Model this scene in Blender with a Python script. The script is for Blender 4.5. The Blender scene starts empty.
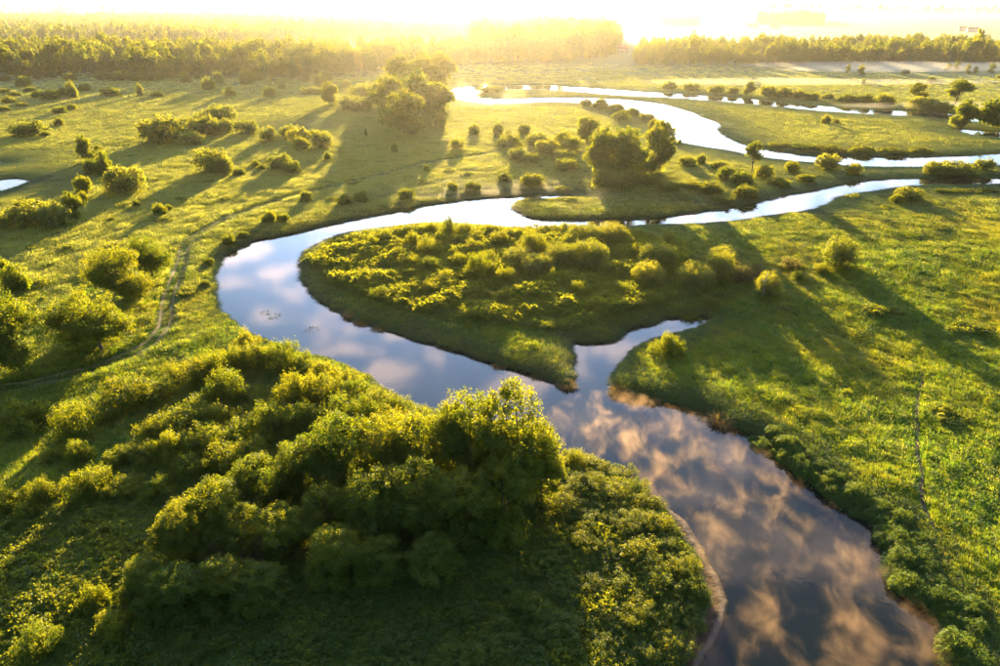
import bpy, math, random
import numpy as np
from mathutils import Vector

# ------------------------------------------------------------------ camera, sky, sun, exposure
scene = bpy.context.scene
COL = scene.collection
H = 50.0                       # drone height above the river
F = 24.0 / 36.0 * 1000.0       # focal length in photo pixels
PITCH = math.radians(26.1)
SUN_AZ = math.radians(-1.0)    # from +Y towards +X
SUN_EL = math.radians(6.6)

cam_data = bpy.data.cameras.new("camera")
cam_data.sensor_width = 36.0
cam_data.lens = 24.0
cam_data.clip_start = 0.5
cam_data.clip_end = 60000.0
cam = bpy.data.objects.new("camera", cam_data)
cam.location = (0, 0, H)
cam.rotation_euler = (math.pi / 2 - PITCH, 0, 0)
COL.objects.link(cam)
scene.camera = cam

world = bpy.data.worlds.new("World")
scene.world = world
world.use_nodes = True
wt = world.node_tree
wt.nodes.clear()


def N(t, kind, **kw):
    n = t.nodes.new(kind)
    for k, v in kw.items():
        if k.startswith("i_"):
            n.inputs[k[2:].replace("_", " ")].default_value = v
        else:
            setattr(n, k, v)
    return n


def math_node(t, op, a, b=None, c=None, clamp=False):
    n = t.nodes.new("ShaderNodeMath")
    n.operation = op
    n.use_clamp = clamp
    for i, v in enumerate((a, b, c)):
        if v is None:
            continue
        if isinstance(v, (int, float)):
            n.inputs[i].default_value = v
        else:
            t.links.new(v, n.inputs[i])
    return n.outputs[0]


SKY_STRENGTH = 0.056
sky = N(wt, "ShaderNodeTexSky", sky_type='NISHITA', sun_disc=False)
sky.sun_elevation = SUN_EL
sky.sun_rotation = SUN_AZ
sky.altitude = 100.0
sky.air_density = 1.0
sky.dust_density = 0.3
sky.ozone_density = 3.0
# broken cloud cover all over the sky, seen only as a reflection in the river
tc = N(wt, "ShaderNodeTexCoord")
sep = N(wt, "ShaderNodeSeparateXYZ")
wt.links.new(tc.outputs["Generated"], sep.inputs[0])
zc = math_node(wt, 'MAXIMUM', sep.outputs[2], 0.06)
comb = N(wt, "ShaderNodeCombineXYZ")
wt.links.new(math_node(wt, 'DIVIDE', sep.outputs[0], zc), comb.inputs[0])
wt.links.new(math_node(wt, 'DIVIDE', sep.outputs[1], zc), comb.inputs[1])
cn = N(wt, "ShaderNodeTexNoise")
cn.inputs["Scale"].default_value = 4.6
cn.inputs["Detail"].default_value = 7.0
cn.inputs["Roughness"].default_value = 0.56
cn.inputs["Distortion"].default_value = 0.35
wt.links.new(comb.outputs[0], cn.inputs["Vector"])
cr = N(wt, "ShaderNodeMapRange", interpolation_type='SMOOTHSTEP')
cr.inputs[1].default_value = 0.45
cr.inputs[2].default_value = 0.64
wt.links.new(cn.outputs[0], cr.inputs[0])
fade = N(wt, "ShaderNodeMapRange", interpolation_type='SMOOTHSTEP')
fade.inputs[1].default_value = 0.05
fade.inputs[2].default_value = 0.30
wt.links.new(sep.outputs[2], fade.inputs[0])
cf = math_node(wt, 'MULTIPLY', cr.outputs[0], fade.outputs[0])
CLOUD = (24.0, 19.0, 18.2)
ccol = N(wt, "ShaderNodeRGB")
ccol.outputs[0].default_value = (*CLOUD, 1)
mixc = N(wt, "ShaderNodeMix", data_type='RGBA')
wt.links.new(math_node(wt, 'MULTIPLY', cf, 0.8), mixc.inputs[0])
sdir = N(wt, "ShaderNodeVectorMath", operation='DOT_PRODUCT')
wt.links.new(tc.outputs["Generated"], sdir.inputs[0])
sdir.inputs[1].default_value = (math.sin(SUN_AZ) * math.cos(SUN_EL), math.cos(SUN_AZ) * math.cos(SUN_EL), math.sin(SUN_EL))
fwd = math_node(wt, 'POWER', math_node(wt, 'MAXIMUM', sdir.outputs["Value"], 0.0), 4.0)
lit = N(wt, "ShaderNodeVectorMath", operation='SCALE')       # thin cloud scatters forward: brighter towards the sun
wt.links.new(ccol.outputs[0], lit.inputs[0])
wt.links.new(math_node(wt, 'MULTIPLY_ADD', fwd, 1.1, 0.12), lit.inputs["Scale"])
wt.links.new(lit.outputs[0], mixc.inputs[7])
veil = N(wt, "ShaderNodeVectorMath", operation='SCALE')      # aureole of the hazy upper air round the sun
veil.inputs[0].default_value = (8.0, 11.0, 17.0)
wt.links.new(math_node(wt, 'POWER', fwd, 2.0), veil.inputs["Scale"])
vsum = N(wt, "ShaderNodeVectorMath", operation='ADD')
wt.links.new(sky.outputs[0], vsum.inputs[0])
wt.links.new(veil.outputs[0], vsum.inputs[1])
wt.links.new(vsum.outputs[0], mixc.inputs[6])
bg = N(wt, "ShaderNodeBackground")
bg.inputs[1].default_value = SKY_STRENGTH
wt.links.new(mixc.outputs[2], bg.inputs[0])
wout = N(wt, "ShaderNodeOutputWorld")
wt.links.new(bg.outputs[0], wout.inputs[0])

sun_data = bpy.data.lights.new("sun", 'SUN')
sun_data.energy = 5.0
sun_data.angle = math.radians(0.6)
sun_data.color = (1.0, 0.69, 0.28)
sun = bpy.data.objects.new("sun", sun_data)
sun_dir = Vector((math.sin(SUN_AZ) * math.cos(SUN_EL), math.cos(SUN_AZ) * math.cos(SUN_EL), math.sin(SUN_EL)))
sun.rotation_euler = sun_dir.to_track_quat('Z', 'Y').to_euler()
sun.location = (0, 0, 200)
COL.objects.link(sun)

scene.view_settings.view_transform = 'Standard'
scene.view_settings.look = 'None'
scene.view_settings.gamma = 1.0
scene.view_settings.use_curve_mapping = False
scene.view_settings.exposure = 2.95
HAZE_DENSITY = 0.000026
HAZE_ANISO = 0.80

scene.render.engine = 'CYCLES'
scene.cycles.use_denoising = True
scene.cycles.max_bounces = 6
scene.cycles.diffuse_bounces = 3
scene.cycles.glossy_bounces = 3
scene.cycles.transmission_bounces = 4
scene.cycles.transparent_max_bounces = 8
scene.cycles.volume_bounces = 1
scene.cycles.caustics_reflective = False
scene.cycles.caustics_refractive = False

rng = np.random.default_rng(7)
random.seed(7)

# ------------------------------------------------------------------ geometry of the place
CP, SP = math.cos(PITCH), math.sin(PITCH)


def at(px, py, z=0.0):
    """ground point seen at a photo pixel (used once, to survey the place)"""
    xc, yc = (px - 500.0) / F, (333.0 - py) / F
    d = np.array([xc, CP + yc * SP, -SP + yc * CP])
    t = (z - H) / d[2]
    return d[0] * t, d[1] * t


def depth(px, py):
    yc = (333.0 - py) / F
    return H / (SP - yc * CP)


def poly(pts):
    return np.array([at(*p) for p in pts])


def chaikin(p, n=2, closed=True):
    for _ in range(n):
        q = np.roll(p, -1, axis=0) if closed else p[1:]
        a = p if closed else p[:-1]
        out = np.empty((len(a) * 2, 2))
        out[0::2] = a * .75 + q * .25
        out[1::2] = a * .25 + q * .75
        if not closed:
            out = np.vstack([p[:1], out, p[-1:]])
        p = out
    return p


MAIN = [(1400, 174), (1150, 177), (1000, 178.5), (966, 179.5), (932, 179), (905, 178.5), (878, 180), (844, 185), (823, 190), (796, 194),
        (779, 197), (755, 204), (728, 208), (694, 212.5), (660, 217), (629, 218.6), (602, 219), (568, 220), (534, 219), (520, 213),
        (511, 206), (517, 201), (548, 200), (577, 197), (575, 195), (541, 195), (500, 197), (466, 200), (432, 204), (398, 211),
        (364, 217), (330, 224), (299, 232), (272, 237), (252, 240), (235, 249), (221, 257), (216, 265), (211, 274), (215, 286),
        (212, 302), (220, 313), (235, 325), (252, 337), (272, 344), (289, 351), (316, 357), (340, 365), (357, 374), (381, 388),
        (408, 405), (432, 413), (456, 422), (500, 440), (545, 458), (580, 466), (605, 474), (626, 484), (646, 499), (660, 505),
        (688, 521), (699, 545), (716, 573), (724, 593), (727, 617), (719, 640), (704, 660), (696, 700), (696, 770),
        (975, 770), (955, 700), (949, 666), (942, 644), (942, 624), (932, 610), (918, 600), (898, 586), (886, 566), (893, 545),
        (878, 532), (871, 522), (844, 508), (823, 491), (806, 481), (796, 467), (779, 454), (760, 441), (742, 431), (718, 421),
        (694, 409), (670, 404), (636, 398), (617, 391), (610, 380), (617, 368), (629, 356), (646, 342), (670, 336), (684, 333),
        (697, 330), (711, 321), (704, 317), (684, 315.5), (672, 319), (663, 317.5), (653, 324), (626, 329), (622, 337), (612, 342),
        (588, 343), (566, 341), (573, 354), (574, 366), (570, 386), (556, 384), (541, 376), (514, 370), (486, 361), (466, 354),
        (432, 344), (391, 330), (364, 322), (347, 316), (330, 307), (320, 300), (306, 283), (301, 271), (303, 257), (313, 248),
        (330, 240), (354, 233), (398, 227), (432, 224), (473, 226), (514, 230), (548, 230), (582, 229.5), (616, 229), (643, 227),
        (670, 226), (690, 225.5), (728, 224), (776, 216), (810, 211), (823, 206), (837, 197), (864, 192), (898, 187), (925, 185),
        (966, 185), (1000, 184), (1150, 182), (1400, 179)]
FAR = [(456, 90), (468, 87), (480, 87), (507, 86), (540, 85.5), (568, 87), (622, 91), (670, 94), (720, 97.5), (769, 101.5), (827, 107.5), (880, 111),
       (932, 113), (975, 118), (1060, 121), (1060, 124), (968, 121), (930, 116), (880, 114), (827, 111), (769, 105), (720, 100.5), (670, 97), (622, 95),
       (568, 90.5), (540, 89), (507, 89), (484, 90), (470, 92), (466, 95), (476, 99), (520, 99.5), (548, 98.5), (588, 98.6), (622, 100), (656, 104), (677, 110), (694, 117), (711, 124), (709, 131),
       (721, 139), (738, 146), (762, 151), (796, 156), (823, 158), (864, 159), (925, 159), (966, 158), (1000, 156), (1150, 146), (1400, 140),
       (1400, 146), (1150, 154), (1000, 163), (949, 165), (898, 165.6), (850, 165), (823, 162), (796, 160), (762, 156), (738, 150.5), (711, 146.5),
       (680, 141), (673, 131), (674, 122), (660, 116), (640, 110), (610, 104.5), (570, 101.5), (548, 101), (500, 103), (470, 101), (458, 96)]
EAST = [(958, 130), (985, 132), (1010, 134), (1100, 138), (1100, 142), (1010, 137.5), (975, 134.5)]
POND = [(287, 127), (294, 124.5), (302, 127), (307, 131), (300, 132.5), (290, 130)]
MARSH = [(-30, 186), (-5, 178), (18, 176), (36, 177), (45, 181), (28, 186), (12, 192), (-8, 196)]
MARSH2 = [(-20, 162), (2, 160), (14, 161.5), (10, 165), (-15, 167)]
WATERS = [chaikin(poly(p), n) for p, n in ((MAIN, 2), (FAR, 1), (EAST, 1), (POND, 1), (MARSH, 1), (MARSH2, 1))]
SAND = chaikin(poly([(656, 503), (672, 509), (688, 520), (700, 545), (717, 573), (725, 593), (728, 617), (720, 640), (706, 660), (699, 720),
                     (672, 720), (684, 650), (706, 615), (704, 590), (694, 568), (690, 556), (682, 548), (672, 530)]), 2)
TRACK = chaikin(poly([(-90, 402), (-40, 398), (0, 393), (34, 387), (68, 380), (102, 370), (136, 356), (156, 344), (167, 328), (167, 308), (173, 288), (182, 268),
                      (183, 251), (197, 237), (221, 225), (238, 217), (272, 204), (296, 197), (330, 189), (364, 181), (398, 171), (432, 162),
                      (466, 158), (497, 153)]), 2, False)
FOOTPATH = chaikin(poly([(922, 380), (914, 415), (917, 440), (913, 460), (919, 480), (917, 500), (921, 520), (935, 545)]), 2, False)


def poly_sd(P, x, y):
    """signed distance to a closed polygon, negative inside"""
    A, B = P, np.roll(P, -1, axis=0)
    best = np.full(x.shape, 1e18)
    inside = np.zeros(x.shape, bool)
    for (ax, ay), (bx, by) in zip(A, B):
        ex, ey = bx - ax, by - ay
        L = ex * ex + ey * ey + 1e-12
        t = np.clip(((x - ax) * ex + (y - ay) * ey) / L, 0, 1)
        dx, dy = x - ax - t * ex, y - ay - t * ey
        best = np.minimum(best, dx * dx + dy * dy)
        if ay != by:
            c = ((ay > y) != (by > y)) & (x < (bx - ax) * (y - ay) / (by - ay) + ax)
            inside ^= c
    d = np.sqrt(best)
    return np.where(inside, -d, d)


def line_d(P, x, y):
    best = np.full(x.shape, 1e18)
    for (ax, ay), (bx, by) in zip(P[:-1], P[1:]):
        ex, ey = bx - ax, by - ay
        t = np.clip(((x - ax) * ex + (y - ay) * ey) / (ex * ex + ey * ey + 1e-12), 0, 1)
        best = np.minimum(best, (x - ax - t * ex) ** 2 + (y - ay - t * ey) ** 2)
    return np.sqrt(best)


_perm = np.random.default_rng(3).permutation(512)


def perlin(x, y):
    xi, yi = np.floor(x).astype(int), np.floor(y).astype(int)
    xf, yf = x - xi, y - yi
    u, v = xf * xf * (3 - 2 * xf), yf * yf * (3 - 2 * yf)

    def g(ix, iy, fx, fy):
        h = _perm[(_perm[ix % 512] + iy) % 512] * (2 * math.pi / 512.0)
        return np.cos(h) * fx + np.sin(h) * fy
    a = g(xi, yi, xf, yf)
    b = g(xi + 1, yi, xf - 1, yf)
    c = g(xi, yi + 1, xf, yf - 1)
    d = g(xi + 1, yi + 1, xf - 1, yf - 1)
    return (a + u * (b - a)) * (1 - v) + (c + u * (d - c)) * v


def sstep(a, b, x):
    t = np.clip((x - a) / (b - a), 0, 1)
    return t * t * (3 - 2 * t)


def water_sd(x, y):
    """distance to open water: where a polygon's box is far away the box distance will do"""
    out = np.full(x.shape, 900.0)
    for P in WATERS:
        lo, hi = P.min(0) - 40, P.max(0) + 40
        m = (x > lo[0]) & (x < hi[0]) & (y > lo[1]) & (y < hi[1])
        bx = np.maximum(np.maximum(lo[0] + 40 - x, x - hi[0] + 40), np.maximum(lo[1] + 40 - y, y - hi[1] + 40))
        d = np.maximum(bx, 0.0)
        if m.any():
            grow = 4.8 if P is WATERS[1] else 3.2 if P is WATERS[2] else (1.8 if P is WATERS[0] else -1.6) * sstep(150, 250, np.hypot(x[m], y[m]))
            d[m] = poly_sd(P, x[m], y[m]) - grow
        out = np.where(m | (d < out), np.minimum(out, d), out)
    return out


def ground(x, y, full=False):
    x, y = np.asarray(x, float), np.asarray(y, float)
    r = np.hypot(x, y)
    sd = water_sd(x, y)
    wob = 0.55 * perlin(x / 2.3, y / 2.3) + 0.5 * perlin(x / 6.1 + 9, y / 6.1)
    s = sd + wob * np.clip(1.0 - np.abs(sd) / 6.0, 0, 1) * np.clip(r / 60, 0.6, 1.4)
    land = 0.08 + (1.15 - .45 * sstep(60, 110, r)) * (1 - .55 * sstep(150, 320, r)) * (1 - np.exp(-np.maximum(s, 0) / 2.2))
    z = np.where(s > 0, land * sstep(-0.02, 0.4, s), np.maximum(s * 0.7, -1.6))
    k = sstep(1.0, 8.0, s)
    z += k * (0.34 * perlin(x / 3.7, y / 4.9) + 0.20 * perlin(x / 1.55 + 4, y / 1.9) + 0.5 * perlin(x / 13 + 2, y / 17)) * (1 - .95 * sstep(150, 320, r) * sstep(40, 15, s)) * np.clip(1.0 - (r - 250) / 900, 0.15, 1)
    z += sstep(15, 60, s) * 1.1 * perlin(x / 60 + 5, y / 60)
    ms = poly_sd(SAND, x, y) + .7 * perlin(x / 2.2, y / 2.2 + 20)
    sm = sstep(0.5, -0.5, ms)
    flat = 0.02 + 0.09 * perlin(x / 1.7, y / 1.7) + .05 * perlin(x / .6, y / .6) + 0.07 * sstep(1.1, 0.3, np.abs(sd - 0.55)) + 0.25 * sstep(62, 66, y)
    z = np.where(s > -0.2, z * (1 - sm) + flat * sm, z)
    td = line_d(TRACK, x, y)
    z -= 0.12 * sstep(2.2, 1.2, td)
    # wooded rise far off
    z += 38 * sstep(1500, 5500, r) * np.maximum(0.55 + 0.9 * perlin(x / 1700 + 3, y / 1700 + 1), 0.05)
    if full:
        return z, s, sm, td
    return z


def gz(x, y):
    return float(ground(np.array([x]), np.array([y]))[0])


# ------------------------------------------------------------------ mesh and object helpers
def new_mesh(name, verts, faces, mats, mat_index=None, tone=None, smooth=False):
    """faces: list of index arrays of one width each, or a flat list of tuples"""
    me = bpy.data.meshes.new(name)
    verts = np.asarray(verts, np.float32)
    if isinstance(faces, np.ndarray):
        faces = [faces]
    me.vertices.add(len(verts))
    me.vertices.foreach_set("co", verts.ravel())
    loops = np.concatenate([f.ravel() for f in faces]).astype(np.int32)
    counts = np.concatenate([np.full(len(f), f.shape[1], np.int32) for f in faces])
    me.loops.add(len(loops))
    me.loops.foreach_set("vertex_index", loops)
    starts = np.concatenate([[0], np.cumsum(counts)[:-1]]).astype(np.int32)
    me.polygons.add(len(counts))
    me.polygons.foreach_set("loop_start", starts)
    try:
        me.polygons.foreach_set("loop_total", counts)
    except Exception:
        pass
    for m in mats:
        me.materials.append(m)
    if mat_index is not None:
        me.polygons.foreach_set("material_index", np.asarray(mat_index, np.int32))
    if smooth:
        me.polygons.foreach_set("use_smooth", np.ones(len(counts), bool))
    me.update(calc_edges=True)
    if tone is not None:
        a = me.attributes.new("tone", 'FLOAT', 'FACE')
        a.data.foreach_set("value", np.asarray(tone, np.float32))
    me.validate()
    return me


def link(name, data, parent=None, loc=None, **props):
    o = bpy.data.objects.new(name, data)
    COL.objects.link(o)
    if parent is not None:
        o.parent = parent
    if loc is not None:
        o.location = loc
    for k, v in props.items():
        o[k] = v
    return o


def tube(pts, rad, sides=6):
    pts, rad = np.asarray(pts, float), np.asarray(rad, float)
    n = len(pts)
    tan = np.gradient(pts, axis=0)
    tan /= np.linalg.norm(tan, axis=1, keepdims=True) + 1e-9
    ref = np.array([1.0, 0.13, 0.0])
    a = np.cross(tan, ref)
    a /= np.linalg.norm(a, axis=1, keepdims=True) + 1e-9
    b = np.cross(tan, a)
    ang = np.arange(sides) * 2 * math.pi / sides
    v = pts[:, None] + rad[:, None, None] * (np.cos(ang)[None, :, None] * a[:, None] + np.sin(ang)[None, :, None] * b[:, None])
    f = []
    for i in range(n - 1):
        for j in range(sides):
            k = (j + 1) % sides
            f.append((i * sides + j, i * sides + k, (i + 1) * sides + k, (i + 1) * sides + j))
    return v.reshape(-1, 3), np.array(f)


def join(parts):
    vs, fs, off = [], [], 0
    for v, f in parts:
        vs.append(v)
        fs.append(f + off)
        off += len(v)
    return np.vstack(vs), np.vstack(fs)


# ------------------------------------------------------------------ materials
def new_mat(name):
    m = bpy.data.materials.new(name)
    m.use_nodes = True
    t = m.node_tree
    t.nodes.clear()
    out = t.nodes.new("ShaderNodeOutputMaterial")
    return m, t, out


def mixcol(t, fac, a, b):
    n = t.nodes.new("ShaderNodeMix")
    n.data_type = 'RGBA'
    if isinstance(fac, (int, float)):
        n.inputs[0].default_value = fac
    else:
        t.links.new(fac, n.inputs[0])
    for i, v in ((6, a), (7, b)):
        if isinstance(v, tuple):
            n.inputs[i].default_value = (*v, 1)
        else:
            t.links.new(v, n.inputs[i])
    return n.outputs[2]


def leaf_material(name, dark, light, trans_a, trans_b, tfac=0.42, gloss=0.02):
    m, t, out = new_mat(name)
    at_ = N(t, "ShaderNodeAttribute", attribute_name="tone")
    oi = N(t, "ShaderNodeObjectInfo")
    f = math_node(t, 'ADD', math_node(t, 'MULTIPLY', at_.outputs["Fac"], 0.6), math_node(t, 'MULTIPLY', oi.outputs["Random"], 0.4), clamp=True)
    d = N(t, "ShaderNodeBsdfDiffuse")
    t.links.new(mixcol(t, f, dark, light), d.inputs[0])
    tr = N(t, "ShaderNodeBsdfTranslucent")
    t.links.new(mixcol(t, f, trans_a, trans_b), tr.inputs[0])
    mx = N(t, "ShaderNodeMixShader")
    mx.inputs[0].default_value = tfac
    t.links.new(d.outputs[0], mx.inputs[1])
    t.links.new(tr.outputs[0], mx.inputs[2])
    g = N(t, "ShaderNodeBsdfGlossy")
    g.inputs["Roughness"].default_value = 0.45
    g.inputs[0].default_value = (0.8, 0.8, 0.8, 1)
    m2 = N(t, "ShaderNodeMixShader")
    m2.inputs[0].default_value = gloss
    t.links.new(mx.outputs[0], m2.inputs[1])
    t.links.new(g.outputs[0], m2.inputs[2])
    t.links.new(m2.outputs[0], out.inputs[0])
    return m


M_LEAF = leaf_material("leaf", (0.012, 0.050, 0.005), (0.032, 0.086, 0.008), (0.16, 0.29, 0.006), (0.68, 0.62, 0.010), 0.36)
M_LEAF_WILLOW = leaf_material("willow_leaf", (0.040, 0.085, 0.030), (0.075, 0.120, 0.040), (0.20, 0.28, 0.015), (0.60, 0.55, 0.018))
M_LEAF_SEDGE = leaf_material("sedge_blade", (0.030, 0.085, 0.026), (0.050, 0.120, 0.034), (0.12, 0.22, 0.02), (0.26, 0.30, 0.02))
M_GRASS = leaf_material("grass_blade", (0.019, 0.085, 0.010), (0.042, 0.120, 0.015), (0.22, 0.42, 0.012), (0.64, 0.66, 0.020), 0.50)
M_HERB = leaf_material("herb_leaf", (0.024, 0.078, 0.016), (0.050, 0.115, 0.022), (0.18, 0.27, 0.01), (0.58, 0.54, 0.012))
M_REED = leaf_material("dry_reed", (0.16, 0.11, 0.035), (0.26, 0.19, 0.06), (0.30, 0.19, 0.03), (0.42, 0.28, 0.05))
M_GRASS_PALE = leaf_material("pale_grass_blade", (0.050, 0.095, 0.018), (0.090, 0.125, 0.030), (0.40, 0.46, 0.02), (0.74, 0.68, 0.03), 0.55)
M_GRASS_LUSH = leaf_material("lush_grass_blade", (0.016, 0.085, 0.013), (0.034, 0.120, 0.018), (0.14, 0.37, 0.014), (0.40, 0.54, 0.02), 0.46)
M_GRASS_DEW_GLOW = leaf_material("dewy_glow_grass_blade", (0.105, 0.165, 0.070), (0.150, 0.200, 0.085), (0.66, 0.72, 0.09), (0.92, 0.90, 0.13), 0.58)  # dewy grass, brightened further by mist glow put into its colour
M_LEAF_BROWN = leaf_material("brown_twig_leaf", (0.05, 0.056, 0.025), (0.085, 0.085, 0.04), (0.18, 0.17, 0.03), (0.28, 0.24, 0.04))


def bark_material(name, a, b):
    m, t, out = new_mat(name)
    tcn = N(t, "ShaderNodeTexCoord")
    nz = N(t, "ShaderNodeTexNoise")
    nz.inputs["Scale"].default_value = 6.0
    nz.inputs["Detail"].default_value = 5.0
    t.links.new(tcn.outputs["Object"], nz.inputs["Vector"])
    p = N(t, "ShaderNodeBsdfPrincipled")
    p.inputs["Roughness"].default_value = 0.9
    t.links.new(mixcol(t, nz.outputs[0], a, b), p.inputs["Base Color"])
    bp = N(t, "ShaderNodeBump")
    bp.inputs["Strength"].default_value = 0.5
    t.links.new(nz.outputs[0], bp.inputs["Height"])
    t.links.new(bp.outputs[0], p.inputs["Normal"])
    t.links.new(p.outputs[0], out.inputs[0])
    return m


M_BARK = bark_material("bark", (0.035, 0.026, 0.018), (0.11, 0.085, 0.06))
M_DEADWOOD = bark_material("bleached_wood", (0.34, 0.29, 0.23), (0.55, 0.50, 0.42))


def ground_material():
    m, t, out = new_mat("meadow_soil_and_grass")
    geo = N(t, "ShaderNodeNewGeometry")
    def noise(scale, detail=5.0, rough=0.55):
        n = N(t, "ShaderNodeTexNoise")
        n.inputs["Scale"].default_value = scale
        n.inputs["Detail"].default_value = detail
        n.inputs["Roughness"].default_value = rough
        t.links.new(geo.outputs["Position"], n.inputs["Vector"])
        return n.outputs[0]
    big, mid, fine = noise(0.012, 4), noise(0.11, 6), noise(1.3, 6, 0.65)
    def ramp(v, lo, hi):
        n = N(t, "ShaderNodeMapRange", interpolation_type='SMOOTHSTEP')
        n.inputs[1].default_value, n.inputs[2].default_value = lo, hi
        t.links.new(v, n.inputs[0])
        return n.outputs[0]
    c = mixcol(t, ramp(mid, 0.35, 0.65), (0.018, 0.074, 0.009), (0.040, 0.108, 0.015))
    c = mixcol(t, math_node(t, 'MULTIPLY', ramp(big, 0.42, 0.62), 0.6), c, (0.085, 0.115, 0.026))
    c = mixcol(t, math_node(t, 'MULTIPLY', ramp(fine, 0.5, 0.75), 0.45), c, (0.022, 0.046, 0.010))
    sx = N(t, "ShaderNodeSeparateXYZ")
    t.links.new(geo.outputs["Position"], sx.inputs[0])
    c = mixcol(t, math_node(t, 'MULTIPLY', ramp(math_node(t, 'MULTIPLY_ADD', big, 60.0, math_node(t, 'MULTIPLY_ADD', sx.outputs[0], -.35, sx.outputs[1])), 130.0, 290.0), .8), c, mixcol(t, mid, (0.085, 0.140, 0.050), (0.150, 0.200, 0.085)))   # far meadows paler: dew, plus the mist's glow painted into the colour
    at_s = N(t, "ShaderNodeAttribute", attribute_name="sand")
    at_m = N(t, "ShaderNodeAttribute", attribute_name="mud")
    sandc = mixcol(t, ramp(fine, 0.3, 0.7), (0.040, 0.028, 0.020), (0.10, 0.075, 0.055))
    at_d = N(t, "ShaderNodeAttribute", attribute_name="dry")
    sandc = mixcol(t, at_d.outputs["Fac"], sandc, (0.27, 0.235, 0.20))
    c = mixcol(t, at_m.outputs["Fac"], c, (0.050, 0.034, 0.020))
    c = mixcol(t, at_s.outputs["Fac"], c, sandc)
    p = N(t, "ShaderNodeBsdfPrincipled")
    p.inputs["Roughness"].default_value = 0.95
    p.inputs["Specular IOR Level"].default_value = 0.15
    t.links.new(c, p.inputs["Base Color"])
    bp = N(t, "ShaderNodeBump")
    bp.inputs["Strength"].default_value = 0.9
    bp.inputs["Distance"].default_value = 0.5
    h = math_node(t, 'ADD', math_node(t, 'MULTIPLY', mid, 1.2), math_node(t, 'MULTIPLY', fine, 0.5))
    t.links.new(h, bp.inputs["Height"])
    t.links.new(bp.outputs[0], p.inputs["Normal"])
    t.links.new(p.outputs[0], out.inputs[0])
    return m


M_GROUND = ground_material()


def water_material():
    m, t, out = new_mat("calm_river_water")
    geo = N(t, "ShaderNodeNewGeometry")
    n = N(t, "ShaderNodeTexNoise")
    n.inputs["Scale"].default_value = 1.6
    n.inputs["Detail"].default_value = 4.0
    t.links.new(geo.outputs["Position"], n.inputs["Vector"])
    n2 = N(t, "ShaderNodeTexNoise")
    n2.inputs["Scale"].default_value = 0.18
    n2.inputs["Detail"].default_value = 3.0
    t.links.new(geo.outputs["Position"], n2.inputs["Vector"])
    bp = N(t, "ShaderNodeBump")
    bp.inputs["Strength"].default_value = 0.06
    bp.inputs["Distance"].default_value = 0.12
    t.links.new(math_node(t, 'MULTIPLY', n.outputs[0], n2.outputs[0]), bp.inputs["Height"])
    p = N(t, "ShaderNodeBsdfPrincipled")
    p.inputs["Base Color"].default_value = (0.010, 0.014, 0.012, 1)
    p.inputs["Roughness"].default_value = 0.03
    p.inputs["IOR"].default_value = 1.36
    t.links.new(bp.outputs[0], p.inputs["Normal"])
    t.links.new(p.outputs[0], out.inputs[0])
    return m


M_WATER = water_material()


def plain_material(name, a, b, scale=3.0, rough=0.9):
    m, t, out = new_mat(name)
    geo = N(t, "ShaderNodeNewGeometry")
    n = N(t, "ShaderNodeTexNoise")
    n.inputs["Scale"].default_value = scale
    n.inputs["Detail"].default_value = 5.0
    t.links.new(geo.outputs["Position"], n.inputs["Vector"])
    p = N(t, "ShaderNodeBsdfPrincipled")
    p.inputs["Roughness"].default_value = rough
    t.links.new(mixcol(t, n.outputs[0], a, b), p.inputs["Base Color"])
    t.links.new(p.outputs[0], out.inputs[0])
    return m


M_DIRT = plain_material("track_dirt", (0.070, 0.066, 0.030), (0.15, 0.125, 0.070), 2.0)
M_WALL = plain_material("pale_render", (0.50, 0.42, 0.37), (0.60, 0.52, 0.46), 0.5)
M_ROOF = plain_material("red_roof", (0.24, 0.12, 0.09), (0.30, 0.16, 0.12), 0.8)
M_PANE = plain_material("dark_window", (0.02, 0.025, 0.03), (0.03, 0.035, 0.04), 1.0, 0.15)

# ------------------------------------------------------------------ ground sheet
az_in = np.radians(np.linspace(-52, 52, 430))
az_out = np.radians(np.concatenate([np.linspace(55, 305, 40)]))
AZ = np.concatenate([az_in, az_out])
R = [14.0]
while R[-1] < 520:
    R.append(R[-1] * 1.0068)
while R[-1] < 11500:
    R.append(R[-1] * 1.05)
R = np.array(R)
aa, rr = np.meshgrid(AZ, R)
gx, gy = np.sin(aa) * rr, np.cos(aa) * rr
zz, ss, sm, td = ground(gx.ravel(), gy.ravel(), True)
verts = np.stack([gx.ravel(), gy.ravel(), zz], 1)
nA, nR = len(AZ), len(R)
i, j = np.meshgrid(np.arange(nR - 1), np.arange(nA), indexing='ij')
k = (j + 1) % nA
quads = np.stack([i * nA + j, i * nA + k, (i + 1) * nA + k, (i + 1) * nA + j], -1).reshape(-1, 4)
quads = quads[:, ::-1]
verts = np.vstack([verts, [[0, 0, 1.0]]])
c = len(verts) - 1
jj = np.arange(nA)
tris = np.stack([jj, (jj + 1) % nA, np.full(nA, c)], 1)[:, ::-1]
me = new_mesh("ground", verts, [quads, tris], [M_GROUND], smooth=True)
mud = np.append(sstep(1.3, 0.3, np.abs(ss - 0.2)) * 0.9 * (np.hypot(gx, gy).ravel() < 420), 0)
a = me.attributes.new("sand", 'FLOAT', 'POINT')
a.data.foreach_set("value", np.append(sm, 0).astype(np.float32))
dry = sstep(63, 66.5, gy.ravel()) + .4 * sstep(.4, .1, np.abs(ss - .35))
a = me.attributes.new("dry", 'FLOAT', 'POINT')
a.data.foreach_set("value", np.append(np.clip(dry, 0, 1), 0).astype(np.float32))
a = me.attributes.new("mud", 'FLOAT', 'POINT')
a.data.foreach_set("value", mud.astype(np.float32))
link("ground", me, kind="structure")

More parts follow.
